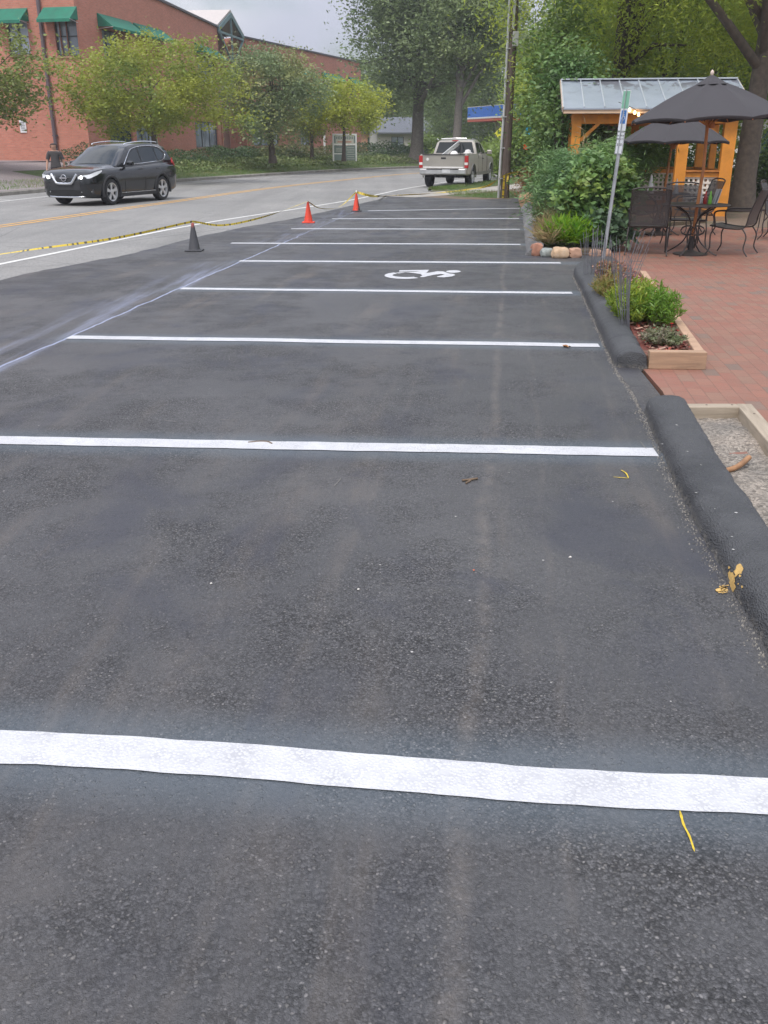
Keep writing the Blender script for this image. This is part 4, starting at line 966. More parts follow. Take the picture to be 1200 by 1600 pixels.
def table(base, Rr, label, zt=.74):
    root = empty('patio_table', base, 0, label, 'table', 'black round patio tables')
    m = MB(); m.lathe([(.03, zt - .012), (Rr, zt - .012), (Rr + .012, zt), (Rr, zt + .012), (.03, zt + .012)], 40, caps=False); m.build('tabletop', IRON, root, smooth=40)
    r = MB()
    for a in range(4):
        a = a * pi / 2 + .5
        pts = [(.07, .10), (.10, .3), (.05, .45), (.16, .60), (Rr * .8, zt - .02)]
        r.tube(catmull([Vector((q[0] * cos(a), q[0] * sin(a), q[1])) for q in pts], 6), .011, 7)
        pts = [(.05, .40), (.12, .22), (.22, .12), (.36, .03), (.42, .012)]
        r.tube(catmull([Vector((q[0] * cos(a + .4), q[0] * sin(a + .4), q[1])) for q in pts], 6), .011, 7)
        r.tube([Vector((.11 * cos(t_) * 1.0 + .1 * cos(a), .1 * sin(a), .36 + .07 * sin(t_))) for t_ in [k * .628 for k in range(10)]], .007, 5, closed=True)
    r.build('legs', IRON, root, smooth=60)
    b = MB().lathe([(.26, 0), (.26, .02), (.10, .045), (.045, .07), (.04, .28)], 28); b.build('umbrella_base', IRON, root, smooth=40)
def chair(base, rz, label, lean=0.0):
    root = empty('patio_chair', base, rz, label, 'chair', 'black mesh patio chairs')
    t = NT('chair_mesh'); p = t.pos(); d = t.n('ShaderNodeBsdfPrincipled'); d.inputs['Base Color'].default_value = (.05, .045, .045, 1); d.inputs['Roughness'].default_value = .6
    tr = t.n('ShaderNodeBsdfTransparent'); mx = t.n('ShaderNodeMixShader')
    ch_ = t.n('ShaderNodeTexChecker'); t.l(p, ch_.inputs[0]); ch_.inputs['Scale'].default_value = 260
    t.l(t.mapr(ch_.outputs['Fac'], 0, 1, .75, 1.0), mx.inputs[0]); t.l(tr.outputs[0], mx.inputs[1]); t.l(d.outputs[0], mx.inputs[2]); t.l(mx.outputs[0], t.out.inputs[0]); MM = t.m
    W = .27
    def strip(pr, name):
        m = MB(); vs = []
        for (y, z) in pr: vs += [(-W, y, z), (-W * .4, y - .012, z), (W * .4, y - .012, z), (W, y, z)]
        m.add(vs, [(4 * i + j, 4 * i + j + 1, 4 * i + j + 5, 4 * i + j + 4) for i in range(len(pr) - 1) for j in range(3)])
        return m.build(name, MM, root, smooth=60, fix=False)
    strip([(.27, .445), (.2, .425), (0, .405), (-.18, .41), (-.24, .44)], 'seat')
    strip([(-.24, .45), (-.28, .62), (-.34, .82), (-.40, .96)], 'backrest')
    f = MB()
    for s_ in (-1, 1):
        x = s_ * (W + .012)
        f.tube(catmull([Vector((x, .28, .44)), Vector((x, 0, .405)), Vector((x, -.23, .43)), Vector((x, -.29, .65)), Vector((x, -.41, .97))], 6), .012, 7)
    f.tube(catmull([Vector((-W - .012, -.41, .97)), Vector((-W * .5, -.425, 1.0)), Vector((W * .5, -.425, 1.0)), Vector((W + .012, -.41, .97))], 5), .012, 7)
    f.tube([Vector((-W, .28, .44)), Vector((W, .28, .44))], .012, 7); f.build('frame', IRON, root, smooth=60)
    for s_ in (-1, 1):
        x = s_ * (W + .02); a_ = MB()
        a_.tube(catmull([Vector((x, -.30, .68)), Vector((x * 1.06, -.1, .67)), Vector((x * 1.06, .16, .66)), Vector((x * 1.05, .23, .62)), Vector((x, .22, .52)), Vector((x, .2, .43))], 6), .013, 7); a_.build('armrest', IRON, root, smooth=60)
        for yy, ex in ((.2, .10), (-.2, -.14)):
            l_ = MB(); l_.tube(catmull([Vector((x, yy, .42)), Vector((x * 1.02, yy + ex * .55, .30)), Vector((x * 1.04, yy + ex * .45, .12)), Vector((x * 1.08, yy + ex * .95, .012))], 6), .0105, 7); l_.build('leg', IRON, root, smooth=60)
    return root
T1 = at(1078, 397); T2 = Vector((5.22, 18.3, 0))
zP = .012
table((T1.x, T1.y, zP), .50, 'nearer round black mesh table with an orange umbrella pole through it')
table((T2.x, T2.y, zP), .50, 'farther round black table behind the left chair, half hidden by the bush')
umbrella((T1.x, T1.y, zP), 1.17, 1.965, 2.52, 'large near black canvas umbrella on an orange pole with a pale finial', R(12), R(-2.0), .1, (.10, 0))
umbrella((T2.x, T2.y, zP), .98, 1.66, 2.16, 'smaller farther black umbrella just under the large one', R(20), R(0), .1, (.12, 0))
chair((4.10, 14.95, zP), R(-14), 'black mesh chair left of the nearer table with its back toward the camera')
chair((5.42, 14.9, zP), R(55), 'black mesh chair right of the nearer table with its tall back leaning right')
chair((5.05, 16.15, zP), R(175), 'black mesh chair directly behind the nearer table')
chair((4.62, 17.9, zP), R(-60), 'black chair left of the farther table, mostly behind the bush')
chair((5.9, 18.4, zP), R(95), 'black chair right of the farther table')
chair((7.15, 17.3, zP), R(-120), 'black chair at the right edge of the photo, farther back')
chair((7.6, 18.6, zP), R(150), 'farthest black chair at the right edge, near the tree trunk')
# things on the tables
WH = mat('white_napkin', (.72, .70, .68), .7, var=.05)
def cone_napkin(x, y, z, s_, label):
    m = MB().lathe([(.045 * s_, 0), (.03 * s_, .08 * s_), (.012 * s_, .18 * s_), (.002, .22 * s_)], 9, (0, 0, 0)); o = m.build('folded_napkin', WH, smooth=30); o.location = (x, y, z); tag(o, label, 'napkin', 'folded white napkins on the patio tables')
cone_napkin(T1.x + .09, T1.y + .10, zP + .752, 1.1, 'white folded napkin behind the red bottle on the nearer table')
cone_napkin(T2.x - .25, T2.y - .1, zP + .752, 1.6, 'tall white folded napkin at the left of the farther table')
cone_napkin(T2.x + .2, T2.y - .2, zP + .752, 1.2, 'cream folded napkin beside the pole of the farther table')
o = cone_napkin(5.15, 22.6, 1.1, 1.7, 'tall white folded napkin on the gazebo ledge')
def bottle(x, y, m, cap, label):
    root = empty('sauce_bottle', (x, y, zP + .752), 0, label, 'bottle')
    MB().lathe([(.026, 0), (.028, .01), (.028, .10), (.018, .13), (.011, .145)], 12).build('body', m, root, smooth=40)
    MB().lathe([(.012, .145), (.012, .165), (.004, .19)], 10).build('cap', cap, root, smooth=40)
bottle(T1.x + .13, T1.y - .02, mat('red_sauce', (.30, .02, .015), .3), mat('red_cap', (.55, .03, .02), .4), 'small red sauce bottle on the nearer table')
bottle(T1.x + .20, T1.y - .03, mat('green_sauce', (.16, .42, .04), .3), mat('green_cap', (.2, .6, .05), .4), 'small lime-green bottle beside the red one on the nearer table')
mc = MB()
for k in range(2): mc.box((.0 + k * .035, 0, .11), (.012, .12, .22), 0, mat=Matrix.Rotation(R(14), 4, 'Y'))
o = mc.build('menu_holder', mat('menu_card', (.42, .42, .42), .5)); o.location = (T1.x + .29, T1.y, zP + .75); tag(o, 'pair of slanted menu cards standing on the nearer table', 'menu')
# ================================================================ CONES AND TAPE
def cone(px, py, m, m2, label, h=.43):
    p = at(px, py); root = empty('traffic_cone', (p.x, p.y, .016), 0, label, 'cone', 'traffic cones along the street side')
    mb = MB().box((0, 0, .012), (.27, .27, .024)); mb.build('base', m2, root, bevel=.008)
    MB().lathe([(.098, .024), (.092, .04), (.024, h - .02), (.020, h), (.014, h + .002)], 22).build('cone_body', m, root, smooth=40)
    return root, p
def conemat(name, a, b, lo, hi, axis=2):
    t = NT(name); p = t.pos(); s_ = t.n('ShaderNodeSeparateXYZ'); t.l(p, s_.inputs[0])
    v = t.math('ADD', s_.outputs[axis], t.math('MULTIPLY', t.math('SUBTRACT', t.noise(p, 14, 4), .5), .08))
    col = t.mix(t.mapr(v, lo, hi), a, b); col = t.mix(t.mapr(t.noise(p, 22, 5), .5, .75, 0, .35), col, (.06, .05, .05)); t.pbr(col, .5, 0, t.bump(t.noise(p, 60, 3), .1, .002)); return t.m
ORC = (.72, .055, .02)
CBLK = mat('cone_black_rubber', (.045, .045, .05), .6, var=.2)
c1, p1 = cone(304, 392, conemat('cone_sealed_black', (.05, .05, .055), (.40, .08, .06), .36, .42), CBLK, 'dark sealer-covered cone with only its tip red, nearest of the three')
c2, p2 = cone(482, 348, conemat('cone_orange', ORC, ORC, 0, 1), mat('cone_orange_base', ORC, .55, var=.15), 'bright orange cone, middle of the three')
c3, p3 = cone(557, 330, conemat('cone_orange_half', ORC, (.06, .05, .05), .03, .06, 0), CBLK, 'orange cone with a blackened right side and pale tip, farthest of the three')
MB().lathe([(.02, .455), (.02, .49), (.004, .51)], 10).build('tip', WH, c3, smooth=40)
t = NT('caution_tape'); p = t.pos(); w_ = t.n('ShaderNodeTexCoord').outputs['UV']
sp = t.n('ShaderNodeSeparateXYZ'); t.l(w_, sp.inputs[0]); n_ = t.noise(t.mapping(w_, (16, 1, 1)), 1.0, 2, .5)
blk = t.mapr(n_, .52, .56)
t.pbr(t.mix(blk, (.62, .45, .03), (.10, .085, .04)), .45); M_TAPE = t.m
def tape_seg(mb, uvs, pts, w, s0=0):
    pts = catmull(pts, 12); L = s0; n = len(mb.v); vs = []
    for i, p in enumerate(pts):
        if i: L += (p - pts[i - 1]).length
        d = (pts[min(i + 1, len(pts) - 1)] - pts[max(i - 1, 0)]).normalized(); side = d.cross(Vector((0, 0, 1))).normalized(); up = side.cross(d)
        a = .9 + .5 * sin(L * 1.1) + L * .25; v = (up * cos(a) + side * sin(a)) * w / 2
        vs += [p + v, p - v]; uvs += [L, L]
    mb.add(vs, [(2 * i, 2 * i + 1, 2 * i + 3, 2 * i + 2) for i in range(len(pts) - 1)]); return L
tm = MB(); uvs = []
top = lambda p, h=.46: Vector((p.x, p.y, h))
L = tape_seg(tm, uvs, [at(-260, 432, .50), atY(-40, 401, 12.9), atY(60, 386.5, 13.4), atY(180, 370, 14.1), top(p1, .47)], .030)
L = tape_seg(tm, uvs, [top(p1, .47), atY(352, 350, 16.4), atY(420, 335, 18.2), top(p2, .46)], .030, L)
L = tape_seg(tm, uvs, [top(p2, .46), atY(500, 324, 21.6), atY(530, 322, 22.8), top(p3, .48)], .030, L)
L = tape_seg(tm, uvs, [top(p3, .48), atY(580, 305, 25.6), at(600, 305.5, .03), at(630, 304, .03), at(665, 302, .03), at(690, 300, .035), at(720, 297, .05), at(733, 295, .1), Vector((3.3, 31.1, .38)), Vector((3.86, 31.0, .72)), Vector((4.4, 29.9, .86)), Vector((4.75, 28.5, .95))], .06, L)
L = tape_seg(tm, uvs, [Vector((3.80, 30.98, .7)), Vector((3.79, 30.96, .35)), Vector((3.78, 30.93, .03))], .07, L)
L = tape_seg(tm, uvs, [Vector((3.92, 30.98, .7)), Vector((3.90, 30.96, .45)), Vector((3.94, 30.95, .25))], .06, L)
to = tm.build('caution_tape', M_TAPE, fix=False)
uvl = to.data.uv_layers.new(name='uv')
for l in to.data.loops: uvl.data[l.index].uv = (uvs[l.vertex_index], 0)
tag(to, 'yellow and black caution tape strung over the cones to the utility pole', 'tape')
# ================================================================ UTILITY POLE
def pole():
    b = Vector((3.86, 31.16, 0)); root = empty('utility_pole', (b.x, b.y, .0), 0, 'brown wooden utility pole with a grey conduit and meter box', 'pole')
    M_W = woodmat('pole_wood', (.085, .062, .05), (.135, .10, .082), (14, 14, .6))
    MB().tube([(0, 0, -.2), (.02, 0, 3), (.05, 0, 6), (.07, 0, 10.5)], [.145, .128, .112, .10], 16).build('shaft', M_W, root, smooth=60)
    G = mat('conduit_grey', (.50, .50, .50), .5, .2, var=.15, scale=3)
    MB().tube([(-.20, -.05, 0), (-.185, -.05, 1.2), (-.14, -.05, 2.6), (-.125, -.05, 4.6), (-.09, -.05, 10)], .04, 10).build('conduit', G, root, smooth=60)
    MB().tube([(.02, -.16, 4.8), (.06, -.15, 6), (.09, -.14, 10)], .022, 8).build('conduit', G, root, smooth=60)
    MB().box((.09, -.18, 4.55), (.17, .12, .4)).build('meter_box', G, root, bevel=.01)
    MB().box((0, -.16, 5.3), (.05, .03, .9)).build('cable_guard', G, root)
    br = MB()
    for z in (.6, 1.5, 2.4, 3.4, 4.3): br.box((-.15 + z * .01, -.06, z), (.13, .1, .03))
    br.build('conduit_clamp', G, root)
pole()
# ================================================================ VEHICLES
GLASS = mat('car_glass', (.02, .024, .026), .06, 0, var=.05, bump=0); TYRE = mat('tyre', (.022, .022, .024), .85, var=.2, scale=20, bump=.3)
CHROME = mat('chrome', (.62, .63, .65), .22, 1, bump=0); RIM = mat('alloy', (.62, .62, .63), .35, .5, bump=0); PLAS = mat('black_plastic', (.025, .025, .027), .7, bump=.1)
REDL = mat('tail_lamp_red', (.42, .02, .02), .15, bump=0); SEAM = mat('seam_dark', (.008, .008, .009), .9, bump=0)
PL = mat('number_plate', (.60, .60, .62), .5, bump=0)
def carpaint(name, c, metal=.3, rough=.35): return mat(name, c, rough, metal, var=.05, scale=2, bump=.02, Coat_Weight=.45, Coat_Roughness=.06)
def loft(st, ring):
    m = MB(); K = None; vs = []
    for s_ in st:
        r = ring(*s_); full = r + [(-y, z) for y, z in reversed(r[1:-1])]; K = len(full)
        vs += [(s_[0], y, z) for y, z in full]
    N = len(st); fs = [(K * i + j, K * i + (j + 1) % K, K * (i + 1) + (j + 1) % K, K * (i + 1) + j) for i in range(N - 1) for j in range(K)]
    fs += [tuple(range(K)), tuple(range((N - 1) * K, N * K))]
    return m.add(vs, fs)
def boolcut(o, cutters):
    for c in cutters:
        md = o.modifiers.new('b', 'BOOLEAN'); md.object = c; md.operation = 'DIFFERENCE'; md.solver = 'EXACT'
    bake(o)
    for c in cutters: bpy.data.objects.remove(c)
    o.data.polygons.foreach_set('use_smooth', [True] * len(o.data.polygons)); o.data.set_sharp_from_angle(angle=R(32))
def wheel(root, x, y, r, w, spokes=5, rimr=.71, label=None):
    s_ = 1 if y > 0 else -1
    e = bpy.data.objects.new('wheel', None)
    m = MB(); m.lathe([(r * rimr, -w / 2), (r * .93, -w / 2), (r * .985, -w * .4), (r, -w * .25), (r, w * .25), (r * .985, w * .4), (r * .93, w / 2), (r * rimr, w / 2)], 36, (0, 0, 0), 'Y', caps=False)
    t_ = m.build('wheel', TYRE, root, smooth=40); t_.location = (x, y, r)
    k = MB(); yo = s_ * w * .34
    k.lathe([(r * rimr + .003, s_ * w * .49), (r * rimr - .02, s_ * w * .45), (r * rimr - .035, s_ * w * .1)], 32, (0, 0, 0), 'Y', caps=False)
    for i in range(spokes):
        a = i * 2 * pi / spokes + .3
        for da in (-.13, .13):
            p0 = Vector((.05 * cos(a), yo, .05 * sin(a))); p1 = Vector((r * rimr * cos(a + da), yo + s_ * .01, r * rimr * sin(a + da))); k.beam(p0, p1, .045, .03, up=Vector((0, 1, 0)))
    k.lathe([(.075, yo - .02), (.075, yo + .025), (.03, yo + .035)] if s_ > 0 else [(.075, yo + .02), (.075, yo - .025), (.03, yo - .035)], 16, (0, 0, 0), 'Y')
    k.build('rim', RIM, t_, smooth=35)
    d = MB().lathe([(r * rimr, -.02), (r * rimr, .02)], 24, (0, s_ * w * .08, 0), 'Y'); d.build('brake_disc', SEAM, t_)
    return t_
def patch(name, pts2, yf, m, root, off=.006, sides=(1, -1), sub=6):
    """polygon given in (x,z) laid on the body side surface y=yf(x,z)"""
    out = []
    for s_ in sides:
        bm = bmesh.new(); vs = [bm.verts.new((x, 0, z)) for x, z in pts2]; bm.faces.new(vs)
        bmesh.ops.triangulate(bm, faces=bm.faces); bmesh.ops.subdivide_edges(bm, edges=bm.edges, cuts=sub, use_grid_fill=True)
        for v in bm.verts: v.co.y = s_ * (yf(v.co.x, v.co.z) + off)
        me = bpy.data.meshes.new(name); bm.to_mesh(me); bm.free(); me.materials.append(m); o = bpy.data.objects.new(name, me); COL.objects.link(o); o.parent = root; out.append(o)
        bm2 = bmesh.new(); bm2.from_mesh(me); bmesh.ops.recalc_face_normals(bm2, faces=bm2.faces); bm2.to_mesh(me); bm2.free()
        me.polygons.foreach_set('use_smooth', [True] * len(me.polygons))
    return out
def quadpatch(name, rows, m, root):
    n = len(rows[0]); vs = [p for r in rows for p in r]
    o = MB().add(vs, [(n * i + j, n * i + j + 1, n * (i + 1) + j + 1, n * (i + 1) + j) for i in range(len(rows) - 1) for j in range(n - 1)]).build(name, m, root, smooth=60); return o
def suv(loc, rz, paint, label, group=None, detail=True, name='parked_car', cat='car', glass=GLASS):
    root = empty(name, loc, rz, label, cat, group)
    ring = lambda x, w, zb, zs, zt: [(0, zb), (w * .84, zb), (w * .95, zb + .07), (w * .985, zb + .22), (w, (zb + zs) / 2 + .02), (w * .995, zs - .14), (w * .965, zs - .05), (w * .91, zs), (w * .62, zt), (0, zt + .015)]
    st = [(2.345, .52, .40, .66, .70), (2.32, .68, .28, .78, .82), (2.25, .79, .23, .86, .90), (2.10, .865, .21, .93, .965), (1.9, .895, .20, .97, 1.00), (1.6, .915, .20, 1.0, 1.04), (1.4, .92, .20, 1.01, 1.06), (1.1, .92, .20, 1.02, 1.10), (.8, .92, .20, 1.03, 1.12),
          (.3, .915, .20, 1.04, 1.08), (-.4, .915, .20, 1.06, 1.08), (-1.0, .92, .20, 1.085, 1.1), (-1.31, .925, .21, 1.10, 1.11), (-1.7, .92, .22, 1.11, 1.12), (-2.05, .90, .25, 1.10, 1.11), (-2.22, .87, .30, 1.06, 1.07), (-2.31, .80, .36, .98, 1.0), (-2.34, .70, .42, .85, .87)]
    body = loft(st, ring).build('body', paint, root, smooth=32)
    cuts = []
    for x in (1.40, -1.31):
        for s_ in (1, -1):
            c = MB().lathe([(.405, -.22), (.405, .22)], 32, (x, s_ * .86, .37), 'Y').build('c', paint); cuts.append(c)
    dgx = bpy.context.evaluated_depsgraph_get(); dgx.update()
    wm = root.matrix_world.copy()
    sv = root.location.copy(), root.rotation_euler.copy(); root.location = (0, 0, 0); root.rotation_euler = (0, 0, 0); bpy.context.view_layer.update()
    boolcut(body, cuts)
    root.location, root.rotation_euler = sv
    ys = lambda x, z: .86 - max(z - 1.04, 0) * .34 - max(0, (x - .2)) * .03 - max(0, -1.2 - x) * .07
    tops = [(1.02, 1.06), (.80, 1.20), (.5, 1.40), (.2, 1.575), (0, 1.635), (-.3, 1.675), (-.8, 1.70), (-1.3, 1.695), (-1.75, 1.66), (-1.98, 1.60), (-2.08, 1.45), (-2.20, 1.2), (-2.26, 1.06)]
    def gring(x, zt):
        h = max(zt - 1.0, .04); r = [(0, .98)]
        r += [(ys(x, 1.0), .98)]
        for k in (.35, .7, .88): r.append((ys(x, 1.0 + h * k), 1.0 + h * k))
        r += [(ys(x, 1.0 + h * .97) - .03, 1.0 + h * .965), (ys(x, zt) * .8 - .03, zt), (ys(x, zt) * .4, zt + .018), (0, zt + .022)]
        return r
    loft(tops, gring).build('cabin', paint, root, smooth=30)
    # side glass with chrome surround
    win = [(.60, 1.09), (.10, 1.46), (-.15, 1.545), (-.6, 1.60), (-1.2, 1.605), (-1.62, 1.555), (-1.88, 1.37), (-1.62, 1.20), (-1.0, 1.15), (-.2, 1.11)]
    g1 = [(.50, 1.115), (.10, 1.43), (-.12, 1.515), (-.33, 1.545), (-.33, 1.125)]; g2 = [(-.39, 1.13), (-.39, 1.555), (-.8, 1.58), (-1.22, 1.58), (-1.25, 1.17)]; g3 = [(-1.31, 1.18), (-1.28, 1.58), (-1.58, 1.53), (-1.80, 1.37), (-1.58, 1.215)]
    patch('window_frame', win, ys, PLAS, root, .003)
    for g_ in (g1, g2, g3): patch('side_window', g_, ys, glass, root, .007)
    for s_ in (1, -1):
        m = MB(); wp = catmull([Vector((x, s_ * (ys(x, z) + .008), z)) for x, z in win + win[:1]], 5)
        m.tube(wp, .0115, 6); m.build('chrome_trim', CHROME, root, smooth=60)
    # windscreen, rear glass
    rows = []
    for i in range(7):
        t_ = i / 6; x = .96 - t_ * .80; zt = np.interp(-x, [-q[0] for q in tops], [q[1] for q in tops]) + .012
        hw = ys(x, zt) - .10 + .04 * (1 - t_)
        rows.append([Vector((x + .02 - .06 * abs(u_) ** 2.2, u_ * hw, zt + .012 - .035 * u_ * u_ - .01)) + Vector((.014, 0, .016)) for u_ in [k / 5 - 1 for k in range(11)]])
    quadpatch('windscreen', rows, glass, root)
    rows = [[Vector((x_ - .016, u_ * (ys(x_, z_) - .12), z_)) for u_ in (-1, -.5, 0, .5, 1)] for x_, z_ in ((-2.05, 1.56), (-2.12, 1.38), (-2.20, 1.20))]
    quadpatch('rear_window', rows, glass, root)
    for x in (1.40, -1.31):
        for s_ in (1, -1): wheel(root, x, s_ * .80, .362, .225)
    ws = lambda x, z: float(np.interp(x, [-2.34, -2.22, -2.05, -1.7, 1.6, 1.9, 2.10, 2.25, 2.32, 2.345], [.70, .87, .90, .92, .915, .895, .865, .79, .68, .52]))
    # arch flares and sill
    for x in (1.40, -1.31):
        for s_ in (1, -1):
            m = MB(); m.tube([Vector((x + .43 * cos(a), s_ * (ws(x, 0) - .01), .37 + .43 * sin(a))) for a in [R(-18 + k * 216 / 14) for k in range(15)]], .034, 8); m.build('wheel_arch', PLAS, root, smooth=60)
    for s_ in (1, -1):
        MB().box((.05, s_ * .895, .27), (1.95, .05, .12)).build('sill', PLAS, root, bevel=.02)
        MB().box((.05, s_ * .922, .325), (1.8, .012, .018)).build('sill_trim', CHROME, root)
        m = MB(); m.lathe([(.001, -.11), (.07, -.09), (.085, 0), (.07, .1), (.01, .12)], 12, (.50, s_ * 1.0, 1.13), 'Y'); m.v = [(q[0], q[1], 1.13 + (q[2] - 1.13) * .85) for q in m.v]
        mr = m.build('wing_mirror', paint, root, smooth=50); MB().beam((.52, s_ * .84, 1.10), (.5, s_ * .95, 1.1), .06, .04).build('mirror_arm', PLAS, root)
        for x in (-.18, -1.12): MB().tube([Vector((x - .09, s_ * .925, .965)), Vector((x, s_ * .945, .972)), Vector((x + .09, s_ * .925, .965))], .015, 6).build('door_handle', paint, root, smooth=60)
        for xs in ([(.62, 1.02), (.72, .8), (.72, .4), (.66, .3)], [(-.36, 1.06), (-.38, .7), (-.34, .3)], [(-1.36, 1.1), (-1.05, .75), (-.86, .5), (-.82, .3)]):
            m = MB(); m.tube([Vector((x, s_ * (.9185 if z < .9 else .9185 - (z - .9) * .28), z)) for x, z in xs], .005, 4); m.build('door_seam', SEAM, root)
        m = MB(); m.tube(catmull([Vector((.1, s_ * .56, 1.635)), Vector((0, s_ * .585, 1.68)), Vector((-.8, s_ * .59, 1.735)), Vector((-1.6, s_ * .56, 1.72)), Vector((-1.75, s_ * .54, 1.68))], 5), .016, 6); m.build('roof_rail', CHROME, root, smooth=60)
        # lamps
        m = MB(); m.add([(2.33, s_ * .46, .80), (2.245, s_ * .80, .86), (2.02, s_ * .885, .93), (1.80, s_ * .905, .965), (1.80, s_ * .91, .93), (2.02, s_ * .895, .84), (2.25, s_ * .80, .755), (2.34, s_ * .46, .735)], [(0, 1, 6, 7), (1, 2, 5, 6), (2, 3, 4, 5)])
        m.v = [(q[0] + .012, q[1] * 1.008, q[2]) for q in m.v]; m.build('headlight', HEADL, root, smooth=60)
        m = MB(); m.lathe([(.05, 0), (.04, .02)], 14, (2.325, s_ * .56, .78), 'X'); m.build('headlight_bulb', LIT, root)
        m = MB(); m.add([(2.25, s_ * .55, .44), (2.13, s_ * .83, .47), (2.13, s_ * .84, .36), (2.26, s_ * .55, .34)], [(0, 1, 2, 3)]); m.v = [(q[0] + .055, q[1] * 1.01, q[2]) for q in m.v]; m.build('fog_recess', PLAS, root)
        MB().beam((2.33, s_ * .52, .385), (2.20, s_ * .80, .40), .03, .03).build('fog_trim', CHROME, root)
        m = MB(); m.add([(-2.30, s_ * .55, 1.02), (-2.18, s_ * .86, 1.02), (-1.92, s_ * .91, 1.12), (-1.95, s_ * .90, 1.26), (-2.13, s_ * .80, 1.22), (-2.24, s_ * .55, 1.12)], [(0, 1, 4, 5), (1, 2, 3, 4)])
        m.v = [(q[0] - .012, q[1] * 1.012, q[2]) for q in m.v]; sd = m.build('tail_light', REDL, root); k_ = sd.modifiers.new('s', 'SOLIDIFY'); k_.thickness = .03
    # nose
    MB().box((2.325, 0, .56), (.06, 1.02, .26)).build('lower_grille', PLAS, root, bevel=.02)
    MB().box((2.345, 0, .70), (.03, .60, .16)).build('upper_grille', PLAS, root, bevel=.01)
    m = MB(); m.tube(catmull([Vector((2.34, -.43, .86)), Vector((2.372, -.30, .68)), Vector((2.375, -.20, .615)), Vector((2.375, .20, .615)), Vector((2.372, .30, .68)), Vector((2.34, .43, .86))], 4), .040, 8); m.build('grille_frame', CHROME, root, smooth=60)
    m = MB(); m.tube([Vector((2.375, .085 * cos(a), .76 + .085 * sin(a))) for a in [k * 2 * pi / 20 for k in range(20)]], .014, 6, closed=True); m.beam((2.378, -.12, .76), (2.378, .12, .76), .03, .035); m.build('emblem', CHROME, root, smooth=60)
    m = MB(); m.tube(catmull([Vector((2.12, -.76, .30)), Vector((2.33, -.5, .255)), Vector((2.36, 0, .245)), Vector((2.33, .5, .255)), Vector((2.12, .76, .30))], 5), .024, 8); m.build('chin_trim', CHROME, root, smooth=60)
    MB().box((-2.35, 0, .9), (.02, .5, .12)).build('number_plate', PL, root)
    MB().box((-2.33, 0, .42), (.05, 1.3, .2)).build('rear_bumper', PLAS, root, bevel=.02)
    MB().beam((.70, -.25, 1.275), (.90, .35, 1.15), .02, .015).build('wiper', PLAS, root)
    return root
HEADL = mat('headlamp_glass', (.80, .82, .84), .15, .0, bump=0)
LIT = bpy.data.materials.new('headlamp_lit'); LIT.use_nodes = True; b_ = LIT.node_tree.nodes['Principled BSDF']; b_.inputs['Emission Color'].default_value = (1, .98, .92, 1); b_.inputs['Emission Strength'].default_value = 2.5
hd = R(-90 - 19.5)      # heading: mostly toward the camera
sx, sy = -8.1, 29.3
suv((sx, sy, 0.0), hd, carpaint('black_paint', (.007, .008, .010), .0, .14), 'black compact SUV driving toward the camera with its headlights on', name='black_suv', cat='car').scale = (.975, .975, .975)
W2 = carpaint('white_paint', (.68, .69, .70), 0, .35)
suv((8.0, 55.5, 0.0), R(-90 - 24), W2, 'white car coming along the street, seen past the pickup and the utility pole', name='oncoming_car', cat='car')
suv((21.5, 46.5, 0), R(200), W2, 'white car parked beyond the trees at the right edge', name='parked_car', cat='car')
